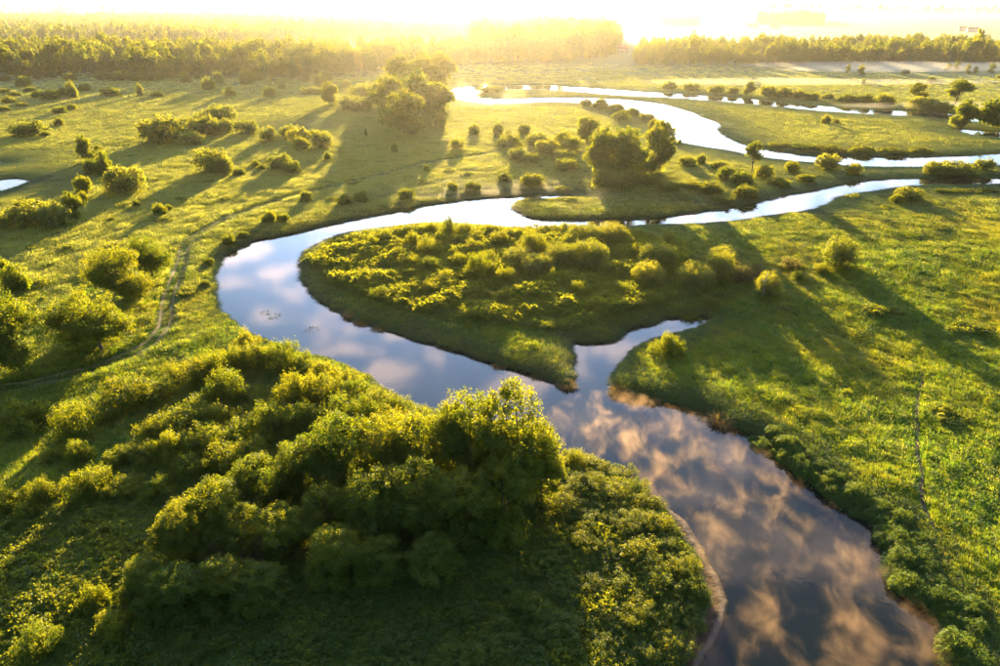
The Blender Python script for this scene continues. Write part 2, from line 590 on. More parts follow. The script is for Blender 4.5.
# ------------------------------------------------------------------ water sheets
def water_sheet(name, pts, z=0.0):
    P = poly(pts) if not isinstance(pts, np.ndarray) else pts
    v = np.column_stack([P, np.full(len(P), z)])
    ar = 0.5 * np.sum(P[:, 0] * np.roll(P[:, 1], -1) - np.roll(P[:, 0], -1) * P[:, 1])
    idx = np.arange(len(P))[::1 if ar > 0 else -1]
    me = new_mesh(name, v, idx[None, :], [M_WATER])
    link(name, me, kind="structure")


water_sheet("river", [(130, 188), (480, 188), (590, 190), (700, 200), (760, 182), (900, 172), (1400, 171), (1800, 172), (1500, 770), (150, 770)])
water_sheet("upper_river", [(440, 79), (560, 80), (1100, 110), (1450, 130), (1450, 166), (1000, 168), (800, 166), (660, 150), (560, 112), (440, 110)])
water_sheet("meadow_pond", [(280, 121), (310, 122), (314, 135), (280, 135)])
water_sheet("marsh_pool", [(-50, 155), (30, 157), (60, 176), (30, 198), (-50, 202)])

# ------------------------------------------------------------------ track and footpath
def ribbon(P, offs, lift):
    P = np.asarray(P)
    tan = np.gradient(P, axis=0)
    tan /= np.linalg.norm(tan, axis=1, keepdims=True)
    nrm = np.stack([-tan[:, 1], tan[:, 0]], 1)
    cols = [P + nrm * o for o in offs]
    xy = np.stack(cols, 1).reshape(-1, 2)
    z = ground(xy[:, 0], xy[:, 1]) + lift
    v = np.column_stack([xy, z])
    n, m = len(P), len(offs)
    f = [(i * m + j, i * m + j + 1, (i + 1) * m + j + 1, (i + 1) * m + j) for i in range(n - 1) for j in range(m - 1)]
    return v, np.array(f)


def resample(P, step):
    seg = np.linalg.norm(np.diff(P, axis=0), axis=1)
    s = np.concatenate([[0], np.cumsum(seg)])
    t = np.arange(0, s[-1], step)
    return np.stack([np.interp(t, s, P[:, 0]), np.interp(t, s, P[:, 1])], 1)


TR = resample(TRACK, 1.2)
for off in (-0.85, 0.85):
    v, f = ribbon(TR, [off - .27, off, off + .27], 0.05)
    link("wheel_rut", new_mesh("wheel_rut", v, f, [M_DIRT], smooth=True), kind="structure",
         label="bare wheel rut of the farm track along the left bank")
FP = resample(FOOTPATH, 0.6)
v, f = ribbon(FP, [-.22, 0, .22], 0.05)
link("footpath", new_mesh("footpath", v, f, [plain_material("dark_peat", (0.018, 0.014, 0.008), (0.04, 0.03, 0.018))], smooth=True), kind="structure")


# ------------------------------------------------------------------ plant building blocks
def leaves(rg, centers, radii, n_per, size, elong=1.0, out_dir=None, width=0.5, up=0.35):
    """small leaf faces gathered in clumps; returns verts, quads, tone"""
    centers = np.repeat(centers, n_per, axis=0)
    radii = np.repeat(radii, n_per)
    tone = np.repeat(rg.random(len(radii) // n_per), n_per)
    n = len(centers)
    g = rg.normal(size=(n, 3))
    g *= (rg.random(n) ** .45 * (.85 + .35 * rg.random(n)) / np.linalg.norm(g, axis=1))[:, None]
    pos = centers + g * radii[:, None] * np.array([1, 1, elong])
    nr = rg.normal(size=(n, 3))
    if out_dir is not None:
        nr += np.repeat(out_dir, n_per, axis=0) * 0.7
    nr[:, 2] += up
    nr /= np.linalg.norm(nr, axis=1, keepdims=True)
    tg = rg.normal(size=(n, 3))
    tg[:, 2] += 0.8 * (elong > 1.2)
    tg -= nr * np.sum(tg * nr, 1, keepdims=True)
    tg /= np.linalg.norm(tg, axis=1, keepdims=True) + 1e-9
    bt = np.cross(nr, tg)
    L = size * (0.7 + 0.6 * rg.random(n))[:, None]
    W = L * width
    v = np.stack([pos - tg * L * .5, pos + bt * W * .5 - tg * L * .05, pos + tg * L * .5, pos - bt * W * .5 - tg * L * .05], 1)
    f = np.arange(4 * n).reshape(n, 4)
    return v.reshape(-1, 3), f, np.clip(tone * .7 + .3 * rg.random(n), 0, 1)


def lobes_crown(rg, lobes, n_clumps, clump_r, n_per, size, elong=1.0, floor=None, shell=0.70, width=0.5):
    """clump centres spread through the outer part of several ellipsoid lobes"""
    lob = np.array([l[:3] for l in lobes], float)
    rad = np.array([l[3:6] for l in lobes], float)
    area = (rad[:, 0] * rad[:, 2] + rad[:, 0] * rad[:, 1])
    cs, od = [], []
    for q in range(len(lobes)):
        m = max(3, int(n_clumps * area[q] / area.sum()))
        d = rg.normal(size=(m, 3))
        d[:, 2] = np.where(d[:, 2] < -0.75, -d[:, 2] * 0.6, d[:, 2])
        d /= np.linalg.norm(d, axis=1, keepdims=True)
        r = shell + (1.02 - shell) * rg.random(m) ** 0.6 + .30 * rg.random(m) ** 5
        cs.append(lob[q] + d * rad[q] * r[:, None])
        od.append(d)
    cs, od = np.vstack(cs), np.vstack(od)
    keep = np.ones(len(cs), bool)
    for q in range(len(lobes)):      # not deep inside a neighbouring lobe
        keep &= np.linalg.norm((cs - lob[q]) / rad[q], axis=1) > shell * 0.8
    if floor is not None:
        keep &= cs[:, 2] > floor
    cs, od = cs[keep], od[keep]
    rr = clump_r * (0.6 + 0.8 * rg.random(len(cs)))
    return leaves(rg, cs, rr, n_per, size, elong, od, width)


def add_core(rg, lobes, v, f, tone, n, size):
    """inner leaves that close the crown against the light"""
    pick = rg.integers(0, len(lobes), n)
    l_ = np.array(lobes, float)[pick]
    d = rg.normal(size=(n, 3))
    d /= np.linalg.norm(d, axis=1, keepdims=True)
    pos = l_[:, :3] + d * l_[:, 3:6] * (.78 * rg.random(n) ** .5)[:, None]
    pos[:, 2] = np.maximum(pos[:, 2], .15)
    cv, cf_, ct = leaves(rg, pos, np.full(n, .05), 1, size)
    return np.vstack([v, cv]), np.vstack([f, cf_ + len(v)]), np.concatenate([tone, ct])


def tree_mesh(seed, h, w, clumps, per, leaf, trunk_h, mat=None, elong=1.0, n_lobes=7, low=False, spray=.075):
    """a tapered trunk with limbs into each lobe of the crown -> (trunk mesh, crown mesh)"""
    rg = np.random.default_rng(seed)
    lobes, limbs = [], []
    zc = trunk_h + (h - trunk_h) * 0.5
    lobes.append((0, 0, h - (h - trunk_h) * .36, w * .30, w * .30, (h - trunk_h) * .36))
    if low:
        lobes.append((0, 0, trunk_h + (h - trunk_h) * .36, w * .27, w * .27, (h - trunk_h) * .30))
    for q in range(n_lobes):
        an = q * 2.39996 + rg.random() * .5
        rad = w * (0.14 + 0.22 * rg.random())
        zz_ = trunk_h + (h - trunk_h) * (0.12 + 0.62 * ((q * 0.618) % 1) * (1.15 - rad / w))
        rl = w * (0.11 + 0.15 * rg.random())
        lobes.append((math.cos(an) * rad, math.sin(an) * rad, zz_, rl, rl, rl * (0.75 + .4 * rg.random())))
    s = 5 if low else 7
    parts = []
    bend = rg.normal(size=2) * h * .03
    tp = [(0, 0, -0.3), (bend[0] * .3, bend[1] * .3, h * .2), (bend[0], bend[1], h * .45), (bend[0] * .6, bend[1] * .6, h * .8)]
    r0 = h * (0.009 if low else 0.018)
    parts.append(tube(tp, [r0 * 1.35, r0, r0 * .7, r0 * .2], s))
    for l in lobes[1:]:
        b = np.array([bend[0] * .7, bend[1] * .7, h * (.16 + .22 * rg.random())])
        e = np.array(l[:3])
        mid = b * .5 + e * .5 + np.array([0, 0, -h * .03])
        parts.append(tube([b, mid, e, e + (e - mid) * .5], [r0 * .55, r0 * .4, r0 * .22, r0 * .06], 4 if low else 5))
    v, f = join(parts)
    trunk = new_mesh("trunk", v, f, [M_BARK], smooth=True)
    v, f, tone = lobes_crown(rg, lobes, clumps, w * spray, per, leaf, elong)
    v, f, tone = add_core(rg, lobes, v, f, tone, clumps * per // (3 if low else 6), leaf * (1.7 if low else 2.2))
    return trunk, new_mesh("crown", v, f, [mat or M_LEAF], tone=tone)


def shrub_mesh(seed, w, h, clumps, per, leaf, mat=None, elong=1.0, n_lobes=5, round_=False, clump_r=0.11):
    rg = np.random.default_rng(seed)
    lobes = []
    if round_:
        lobes.append((0, 0, h * .42, w * .46, w * .46, h * .56))
        for q in range(3):
            an = q * 2.1 + rg.random()
            lobes.append((math.cos(an) * w * .2, math.sin(an) * w * .2, h * .36, w * .32, w * .32, h * .46))
    else:
        for q in range(n_lobes):
            an = q * 2.39996 + rg.random() * .6
            rad = w * .36 * math.sqrt(q / n_lobes) * (0.7 + .6 * rg.random())
            rl = w * (.12 + .15 * rg.random())
            hh = h * (.32 + .36 * rg.random()) * (1.0 if q < n_lobes / 2 else .8)
            lobes.append((math.cos(an) * rad, math.sin(an) * rad, hh * .62, rl, rl, hh * .86))
    parts = []
    for q in range(5):
        an = q * 1.26 + rg.random() * .5
        e = np.array([math.cos(an) * w * .28, math.sin(an) * w * .28, h * (.55 + .2 * rg.random())])
        parts.append(tube([(math.cos(an) * .06 * w, math.sin(an) * .06 * w, -.2), e * .55 + np.array([0, 0, h * .08]), e], [h * .018, h * .013, h * .004], 4))
    v, f = join(parts)
    st = new_mesh("stems", v, f, [M_BARK], smooth=True)
    v, f, tone = lobes_crown(rg, lobes, clumps, w * clump_r, per, leaf, elong, floor=h * .05)
    v, f, tone = add_core(rg, lobes, v, f, tone, clumps * per // 8, leaf * 2.0)
    v[:, 2] = np.maximum(v[:, 2], -0.1)
    return st, new_mesh("foliage", v, f, [mat or M_LEAF], tone=tone)


def blades(rg, n, h, spread, lean, wid, droop=0.3, base_r=0.3):
    """curved grass blades: two quads and a tip each -> verts, faces, tone"""
    an = rg.random(n) * 2 * math.pi
    br = base_r * np.sqrt(rg.random(n))
    bx, by = np.cos(an) * br, np.sin(an) * br
    an2 = an + rg.normal(size=n) * .7
    L = h * (.6 + .5 * rg.random(n))
    le = lean * (.3 + .9 * rg.random(n))
    wd = wid * (.7 + .6 * rg.random(n))
    px, py = -np.sin(an2), np.cos(an2)
    pts = []
    for t in (0, .45, .8, 1.0):
        ox = np.cos(an2) * le * L * t ** 1.7
        oy = np.sin(an2) * le * L * t ** 1.7
        oz = L * (t - droop * le * t ** 2.6)
        ww = wd * (1 - .5 * t) * (t < 1) * .5
        pts.append(np.stack([bx * (1 + spread * t) + ox - px * ww, by * (1 + spread * t) + oy - py * ww, oz], 1))
        pts.append(np.stack([bx * (1 + spread * t) + ox + px * ww, by * (1 + spread * t) + oy + py * ww, oz], 1))
    v = np.stack(pts, 1)                     # n,8,3
    o = np.arange(n)[:, None] * 8
    q = np.concatenate([o + np.array([[0, 1, 3, 2]]), o + np.array([[2, 3, 5, 4]]), o + np.array([[4, 5, 7, 6]])])
    tone = np.tile(rg.random(n), 3)
    return v.reshape(-1, 3), q, tone


def tuft_mesh(name, seed, n, h, lean, wid, base_r, mat, droop=.3):
    rg = np.random.default_rng(seed)
    v, q, tone = blades(rg, n, h, .25, lean, wid, droop, base_r)
    v[:, 2] -= 0.06 * h
    return new_mesh(name, v, q, [mat], tone=tone)


def mound_mesh(seed, w, h, n, mat):
    """a tussock of tall sedge: long blades arching from the middle over a low dome"""
    rg = np.random.default_rng(seed)
    parts, tones = [], []
    for q in range(7):
        an, rad = q * 2.4, w * .26 * math.sqrt(q / 7)
        v, f, t = blades(rg, n // 7, h * (.95 - .25 * q / 7), .5, 0.85, 0.055, .95, w * .24)
        v = v + np.array([math.cos(an) * rad, math.sin(an) * rad, 0])
        parts.append((v, f))
        tones.append(np.clip(t * .5 + rg.random() * .5, 0, 1))
    v, f = join(parts)
    v[:, 2] -= 0.1
    return new_mesh("blades", v, f, [mat], tone=np.concatenate(tones))


def cushion_mesh(seed, w, h, mat):
    """a billowing cushion of fine sedge: several overlapping domes thatched with narrow drooping leaves"""
    rg = np.random.default_rng(seed)
    pos, nrm = [], []
    for q in range(6):
        an, rad = q * 2.4 + rg.random(), w * .27 * math.sqrt(q / 6)
        rl = w * (.18 + .14 * rg.random())
        hh = h * (1.0 - .35 * q / 6) * (.85 + .3 * rg.random())
        d = rg.normal(size=(1500, 3))
        d[:, 2] = np.abs(d[:, 2]) * .8
        d /= np.linalg.norm(d, axis=1, keepdims=True)
        rr_ = (.74 + .3 * rg.random(1500)) * (1 + .16 * np.sin(d[:, 0] * 5 + q) * np.cos(d[:, 1] * 6 + 2 * q))
        pos.append(np.array([math.cos(an) * rad, math.sin(an) * rad, 0]) + d * np.array([rl, rl, hh]) * rr_[:, None])
        nrm.append(d)
    pos, nrm = np.vstack(pos), np.vstack(nrm)
    n_ = len(pos)
    dn = nrm * np.array([.9, .9, .1]) + np.array([0, 0, -.35]) + rg.normal(size=(n_, 3)) * .35
    up_ = np.where((nrm[:, 2] > .75)[:, None], rg.normal(size=(n_, 3)) * .6 + np.array([0, 0, .5]), dn)
    tg = up_ / (np.linalg.norm(up_, axis=1, keepdims=True) + 1e-9)
    bt = np.cross(tg, nrm + rg.normal(size=(n_, 3)) * .4)
    bt /= np.linalg.norm(bt, axis=1, keepdims=True) + 1e-9
    L = (.17 + .14 * rg.random(n_))[:, None]
    W = .045
    v = np.stack([pos - tg * L * .5, pos + bt * W * .5, pos + tg * L * .5 + np.array([0, 0, -.05]), pos - bt * W * .5], 1).reshape(-1, 3)
    v[:, 2] -= .1
    return new_mesh("blades", v, np.arange(4 * n_).reshape(-1, 4), [mat], tone=rg.random(n_))


# prototypes: (meshes, nominal width, nominal height)
PROTO = {}
PROTO['alder'] = [([*tree_mesh(100 + s, 10, 8.5, 360, 84, .23, .8, M_LEAF, 1.25, 15, spray=.068)], 8.5, 10) for s in range(5)]
PROTO['oak'] = [([*tree_mesh(200 + s, 13, 14, 420, 64, .33, 1.2, M_LEAF, 1.0, 16, spray=.062)], 14, 13) for s in range(3)]
PROTO['midtree'] = [([*tree_mesh(300 + s, 13, 12, 260, 34, .70, 0.6, M_LEAF, 1.0, 9, True)], 12, 13) for s in range(4)]
PROTO['lone'] = [([*tree_mesh(330 + s, 13, 9, 150, 30, .55, 4.6, M_LEAF, 1.0, 7)], 9, 13) for s in range(2)]
PROTO['fartree'] = [([*tree_mesh(350 + s, 18, 11, 120, 16, 1.15, 1.0, M_LEAF, 1.3, 6, True)], 10, 18) for s in range(4)]
PROTO['shoots'] = [([*shrub_mesh(400 + s, 4.5, 3.2, 190, 42, .16, M_LEAF, 1.6, 10, clump_r=.072)], 4.5, 3.2) for s in range(6)]
PROTO['willow'] = [([*shrub_mesh(500 + s, 4.5, 3.4, 220, 38, .19, M_LEAF_WILLOW, 1.0, 5, True, .10)], 4.5, 3.4) for s in range(4)]
PROTO['bush'] = [([*shrub_mesh(600 + s, 6, 4.2, 110, 30, .42, M_LEAF, 1.1, 6, False, .11)], 6, 4.2) for s in range(5)]
PROTO['dome'] = [([*shrub_mesh(700 + s, 7, 4.6, 120, 30, .46, M_LEAF_WILLOW, 1.0, 5, True, .10)], 7, 4.6) for s in range(4)]
PROTO['brown'] = [([*shrub_mesh(800 + s, 5, 3.6, 80, 22, .26, M_LEAF_BROWN, 1.2, 6, False, .10)], 5, 3.6) for s in range(2)]
M_CUSHION = leaf_material("sedge_cushion", (0.030, 0.096, 0.014), (0.060, 0.138, 0.020), (0.16, 0.26, 0.02), (0.30, 0.34, 0.02), .45)
PROTO['sedge'] = [([None, cushion_mesh(900 + s, 3.0, 1.6, M_CUSHION)], 3.0, 1.6) for s in range(4)]
PROTO['reed'] = [([None, mound_mesh(950 + s, 3.0, 1.7, 900, M_REED)], 3.0, 1.7) for s in range(3)]
PART = {'lone': ('trunk', 'crown'), 'alder': ('trunk', 'crown'), 'oak': ('trunk', 'crown'), 'midtree': ('trunk', 'crown'), 'fartree': ('trunk', 'crown')}
NAME = {'lone': 'broadleaf_tree', 'alder': 'alder_tree', 'oak': 'oak_tree', 'midtree': 'broadleaf_tree', 'fartree': 'forest_tree', 'shoots': 'willow_shrub',
        'willow': 'round_willow', 'bush': 'meadow_bush', 'dome': 'dome_bush', 'brown': 'thorn_shrub', 'sedge': 'sedge_mound', 'reed': 'reed_clump'}
CAT = {'lone': 'tree', 'alder': 'tree', 'oak': 'tree', 'midtree': 'tree', 'fartree': 'tree', 'sedge': 'sedge', 'reed': 'reeds'}
ORD = ['first', 'second', 'third', 'fourth', 'fifth', 'sixth', 'seventh', 'eighth', 'ninth', 'tenth', 'eleventh', 'twelfth', 'thirteenth',
       'fourteenth', 'fifteenth', 'sixteenth', 'seventeenth', 'eighteenth', 'nineteenth', 'twentieth']
TONE = {'lone': 'open-crowned', 'alder': 'green leafy', 'oak': 'broad leafy', 'midtree': 'leafy', 'fartree': 'tall hazy', 'shoots': 'upright-shooted', 'willow': 'round',
        'bush': 'ragged', 'dome': 'dome-shaped', 'brown': 'brownish', 'sedge': 'arching green', 'reed': 'golden'}
NOUN = {'lone': 'tree', 'alder': 'alder tree', 'oak': 'tree', 'midtree': 'tree', 'fartree': 'forest tree', 'shoots': 'willow shrub', 'willow': 'willow bush',
        'bush': 'bush', 'dome': 'bush', 'brown': 'twiggy shrub', 'sedge': 'sedge mound', 'reed': 'reed clump'}
_n = [0]
TALL = {'shoots': 1.15, 'willow': 1.2, 'dome': 1.15, 'bush': 1.2, 'sedge': .8, 'midtree': 1.12}


def put(kind, x, y, w, h, rz=None, sink=0.0):
    _n[0] += 1
    var = PROTO[kind]
    meshes, w0, h0 = var[_n[0] % len(var)]
    z = gz(x, y) - sink
    rz = random.random() * 6.283 if rz is None else rz
    if meshes[0] is None:
        o = link(NAME[kind], meshes[1], None, (x, y, z))
    else:
        o = link(NAME[kind], None, None, (x, y, z))
        o.empty_display_size = 0.5
        a_, b_ = PART.get(kind, ('stems', 'foliage'))
        link(a_, meshes[0], o)
        link(b_, meshes[1], o)
    o.rotation_euler = (0, 0, rz)
    s = w / w0
    o.scale = (s * random.uniform(.93, 1.07), s * random.uniform(.93, 1.07), h / h0)
    return o


def zone(where, group, items):
    """items: (kind, px, py, width px, height/width[, own label]) - surveyed from the photo"""
    rows = {}
    for it in items:
        kind, px, py, w, k = it[:5]
        x, y = at(px, py, 0.9)
        wm = w * depth(px, py) / F
        o = put(kind, x, y, wm, wm * k * TALL.get(kind, 1.0) * (random.uniform(.96, 1.1) if kind == 'alder' else random.uniform(.82, 1.22)))
        o['category'] = CAT.get(kind, 'bush')
        o['group'] = group
        if len(it) > 5:
            o['label'] = it[5]
        else:
            rows.setdefault(kind, []).append((px, w, o))
    for kind, lst in rows.items():
        lst.sort(key=lambda e: e[0])
        big = max(lst, key=lambda e: e[1])
        small = min(lst, key=lambda e: e[1])
        for q, (px, w, o) in enumerate(lst):
            if len(lst) == 1:
                o['label'] = f"{TONE[kind]} {NOUN[kind]} {where}"
            else:
                pos = 'leftmost' if q == 0 else 'rightmost' if q == len(lst) - 1 else ORD[q] + ' from left'
                size = 'wide' if w >= big[1] * .85 else 'small' if w <= small[1] * 1.2 else 'middling'
                lab = f"{size} {TONE[kind]} {NOUN[kind]} {where}, {pos}"
                o['label'] = lab if len(lab.split()) <= 16 else f"{size} {NOUN[kind]} {where}, {pos}"


# ------------------------------------------------------------------ trees and bushes, area by area
zone("beside the farm track on the left", "large trees by the farm track", [
    ('oak', 122, 302, 62, .95, "large rounded tree right beside the bend of the farm track"),
    ('oak', 153, 277, 42, .95, "smaller tree tucked behind the rounded tree at the track bend"),
    ('oak', 102, 350, 84, .90, "broad spreading tree above the lower bend of the farm track"),
    ('oak', 12, 368, 76, 1.05, "dark tall tree cut by the left edge of the picture"),
    ('bush', 20, 290, 28, .75, "low bush behind the dark tree at the left edge"),
    ('bush', 4, 276, 18, .8, "small bush half out of frame above the dark left-edge tree"),
])
zone("in the hedge line left of the farm track", "hedge line on the left meadow", [
    ('midtree', 87, 160, 17, 1.5), ('bush', 98, 150, 6, 1.3), ('bush', 91, 172, 15, .9), ('bush', 104, 173, 16, 1.1),
    ('bush', 113, 176, 9, .8), ('bush', 84, 192, 18, .95), ('bush', 82, 202, 15, .8), ('midtree', 75, 218, 24, .95),
    ('dome', 35, 224, 40, .6), ('dome', 56, 226, 28, .6), ('dome', 127, 191, 36, .55), ('dome', 9, 226, 20, .6),
])
zone("in the sunlit grass under the hedge line", "small bushes on the left meadow", [
    ('bush', 159, 214, 13, .8), ('bush', 169, 210, 8, .7), ('bush', 137, 206, 9, .6), ('bush', 112, 220, 7, .6), ('bush', 46, 136, 10, .7), ('dome', 30, 134, 34, .3),
])
zone("in the mound cluster on the left meadow", "rounded bushes clustered on the left meadow", [
    ('dome', 163, 141, 42, .5), ('dome', 194, 143, 19, .6), ('dome', 204, 134, 30, .5), ('dome', 188, 129, 15, .7),
    ('dome', 206, 125, 22, .5), ('dome', 222, 121, 27, .45), ('dome', 223, 131, 22, .5), ('dome', 247, 132, 24, .55),
])
zone("by the small meadow pond", "bushes around the meadow pond", [
    ('dome', 269, 140, 19, .65), ('dome', 289, 136, 17, .7), ('dome', 299, 142, 22, .55), ('bush', 302, 149, 18, .6),
    ('dome', 322, 147, 23, .6), ('bush', 312, 138, 11, 1.0), ('bush', 327, 159, 7, 1.5),
])
zone("between the track and the mound cluster", "middle meadow bushes above the track", [
    ('dome', 213, 171, 34, .55), ('dome', 226, 173, 16, .8), ('bush', 239, 174, 15, .55), ('dome', 280, 168, 23, .6),
    ('bush', 291, 171, 18, .55), ('bush', 255, 165, 10, .55), ('bush', 262, 168, 11, .5), ('bush', 306, 200, 13, .6),
])
zone("on the river's far left shore", "bushes along the upper left river shore", [
    ('bush', 270, 221, 17, .65), ('bush', 283, 221, 13, .65), ('bush', 344, 204, 15, .5), ('bush', 361, 201, 17, .55), ('bush', 406, 198, 20, .4),
    ('bush', 452, 188, 12, .7), ('bush', 470, 188, 11, .7), ('bush', 477, 189, 9, .7), ('bush', 505, 180, 15, .55), ('bush', 532, 184, 27, .4),
    ('bush', 427, 171, 6, 1.2), ('bush', 228, 242, 15, .6), ('bush', 208, 262, 12, .5), ('bush', 204, 284, 11, .5), ('bush', 243, 236, 12, .5),
])
zone("in the tall clump in the sun's glare", "tree clump in the sun glare", [
    ('midtree', 404, 133, 44, .85), ('midtree', 390, 117, 36, .95), ('midtree', 439, 118, 32, 1.15), ('midtree', 421, 115, 32, 1.10), ('midtree', 408, 116, 30, 1.05),
    ('midtree', 404, 93, 36, .95), ('midtree', 442, 90, 30, 1.0), ('midtree', 425, 90, 28, 1.05), ('bush', 440, 126, 13, 1.0), ('midtree', 380, 104, 20, .9),
])
zone("left of the glare clump of trees", "bushes beside the glare clump", [
    ('midtree', 330, 104, 19, .95), ('dome', 365, 98, 28, .55), ('dome', 357, 109, 36, .35), ('bush', 366, 135, 3, 2.2), ('bush', 395, 152, 8, .9), ('bush', 312, 92, 22, .35),
])
zone("right of the glare clump of trees", "bushes on the meadow under the sun", [
    ('dome', 474, 133, 12, .8), ('dome', 457, 149, 16, .6), ('bush', 497, 134, 13, .75), ('bush', 524, 133, 15, .5), ('bush', 508, 135, 7, .7), ('bush', 489, 91, 26, .3),
])
zone("in the scrub left of the twin trees", "scrub left of the twin riverside trees", [
    ('midtree', 586, 142, 26, .85), ('bush', 565, 146, 19, .8), ('dome', 547, 153, 23, .6), ('dome', 571, 151, 21, .7), ('bush', 535, 144, 25, .5),
    ('bush', 508, 146, 28, .35), ('dome', 517, 159, 17, .65), ('bush', 531, 161, 22, .4), ('dome', 565, 161, 23, .45), ('bush', 566, 170, 27, .4),
])
zone("of the twin trees on the far river bank", "twin trees on the far river bank", [
    ('midtree', 601, 177, 36, 1.30, "tall left crown of the twin trees on the far river bank"),
    ('midtree', 624, 178, 42, 1.12, "broad middle crown of the twin trees on the far river bank"),
    ('midtree', 659, 173, 36, 1.05, "separate right-hand tree of the group on the far river bank"),
    ('bush', 643, 174, 20, 1.0, "dark bush filling the gap between the far bank trees"),
])
zone("at the foot of the twin trees", "bushes at the foot of the twin trees", [
    ('dome', 608, 186, 32, .5), ('dome', 632, 184, 26, .5), ('bush', 648, 184, 27, .4), ('bush', 688, 165, 21, .5), ('bush', 701, 162, 11, 1.0),
    ('bush', 680, 143, 4, 1.5), ('bush', 672, 141, 4, 1.2), ('bush', 718, 168, 20, .35), ('bush', 668, 190, 24, .35), ('bush', 692, 188, 26, .35),
])
zone("on the wooded tongue between the channels", "bushes on the tongue between the channels", [
    ('lone', 752, 170, 22, 1.55, "slender pale tree standing alone between the two channels"),
    ('bush', 728, 178, 24, .4), ('bush', 744, 184, 26, .4), ('bush', 764, 176, 22, .4), ('bush', 778, 184, 24, .4), ('bush', 790, 170, 16, .55),
    ('bush', 712, 192, 26, .35), ('bush', 748, 196, 26, .35), ('bush', 806, 180, 20, .35), ('bush', 722, 200, 24, .3),
    ('dome', 828, 167, 25, .45), ('dome', 853, 172, 17, .45), ('dome', 932, 172, 18, .5), ('dome', 950, 173, 38, .35), ('dome', 984, 169, 18, .5), ('dome', 967, 172, 20, .45),
])
zone("on the scrub spit inside the far bend", "low scrub inside the far bend", [
    ('bush', 586, 105, 14, .4), ('bush', 600, 107, 18, .4), ('bush', 616, 110, 20, .4), ('bush', 632, 114, 18, .4), ('bush', 646, 119, 16, .4), ('bush', 622, 119, 18, .35), ('bush', 656, 126, 16, .35),
])
zone("on the misty far bank at right", "trees on the misty far right bank", [
    ('lone', 915, 104, 22, 1.0), ('lone', 955, 104, 28, .95), ('midtree', 963, 126, 26, .75), ('midtree', 987, 126, 29, .88), ('midtree', 749, 94, 12, 1.1),
    ('dome', 922, 108, 28, .4), ('dome', 940, 110, 24, .4),
])
zone("in the scrub belt along the far channel", "scrub belt along the far right channel", [
    ('bush', 766, 95, 17, .5), ('bush', 782, 96, 18, .45), ('bush', 797, 97, 16, .4), ('bush', 812, 99, 18, .45), ('bush', 828, 98, 14, .5),
    ('bush', 846, 101, 20, .4), ('bush', 866, 102, 18, .4), ('bush', 884, 105, 22, .4), ('bush', 733, 93, 14, .4), ('bush', 716, 92, 18, .4), ('bush', 690, 89, 20, .35), ('bush', 668, 88, 16, .35),
])
zone("on the open meadow inside the right bend", "low bushes inside the right bend", [
    ('bush', 826, 122, 10, .8), ('bush', 836, 122, 7, .6), ('bush', 780, 145, 26, .17), ('bush', 804, 148, 28, .17), ('bush', 832, 150, 30, .17),
    ('bush', 862, 151, 30, .17), ('bush', 892, 151, 30, .17), ('bush', 920, 150, 26, .17),
])
zone("standing in the distant white mist", "tiny trees in the distant mist", [
    ('fartree', 847, 74, 6, 1.6), ('fartree', 860, 75, 8, 1.0), ('fartree', 948, 71, 7, 1.4), ('fartree', 956, 71, 7, 1.4), ('fartree', 967, 73, 6, 1.3),
    ('fartree', 975, 73, 6, 1.4), ('fartree', 991, 73, 7, 1.2), ('bush', 863, 84, 5, 1.0), ('bush', 931, 82, 9, .7), ('bush', 1003, 78, 12, .6), ('bush', 905, 74, 8, .6),
])
zone("before the forest edge at upper left", "scattered bushes before the left forest", [
    ('bush', 22, 79, 13, .6), ('bush', 5, 80, 9, .6), ('bush', 24, 86, 16, .5), ('bush', 71, 80, 13, .5), ('bush', 86, 90, 12, .6), ('bush', 74, 97, 12, 1.0),
    ('bush', 65, 96, 14, .6), ('bush', 50, 99, 20, .4), ('bush', 39, 97, 14, .5), ('bush', 60, 112, 14, .5), ('bush', 72, 109, 11, .45), ('bush', 141, 95, 8, 1.2),
    ('bush', 112, 95, 22, .4), ('bush', 158, 96, 14, .5), ('bush', 208, 90, 12, .9), ('bush', 231, 95, 12, .7), ('bush', 59, 124, 11, .5),
])
zone("in the row fringing the upper left forest", "bush fringe of the left forest", [
    ('bush', 104, 79, 16, .5), ('bush', 120, 80, 18, .5), ('bush', 138, 80, 18, .5), ('bush', 154, 80, 16, .5), ('bush', 172, 77, 12, .6), ('bush', 186, 83, 14, .7),
    ('bush', 200, 78, 12, .6), ('bush', 218, 83, 12, .8), ('bush', 247, 83, 16, .6), ('bush', 258, 80, 12, .6), ('bush', 270, 96, 13, .6), ('bush', 282, 88, 8, .8),
    ('bush', 306, 81, 10, .9), ('bush', 330, 81, 7, 1.0), ('bush', 320, 84, 14, .5), ('bush', 346, 86, 12, .5),
])
zone("in the marsh scrub at the left edge", "marsh scrub at the far left", [
    ('bush', 4, 92, 14, .4), ('bush', 16, 95, 13, .4), ('bush', 10, 102, 14, .35), ('bush', 28, 91, 12, .4), ('bush', 3, 110, 14, .35), ('bush', 22, 106, 12, .35),
])
zone("at the crest of the island", "bushes on the crest of the island", [
    ('shoots', 449, 235, 15, 1.0), ('shoots', 432, 233, 18, .7), ('shoots', 410, 235, 21, .5), ('shoots', 463, 235, 22, .55), ('shoots', 385, 240, 16, .5), ('shoots', 480, 240, 20, .5),
    ('shoots', 500, 244, 25, .6), ('shoots', 372, 246, 13, .8), ('shoots', 412, 247, 20, .6), ('shoots', 440, 244, 15, .7), ('shoots', 427, 253, 27, .6), ('shoots', 473, 253, 25, .55),
])
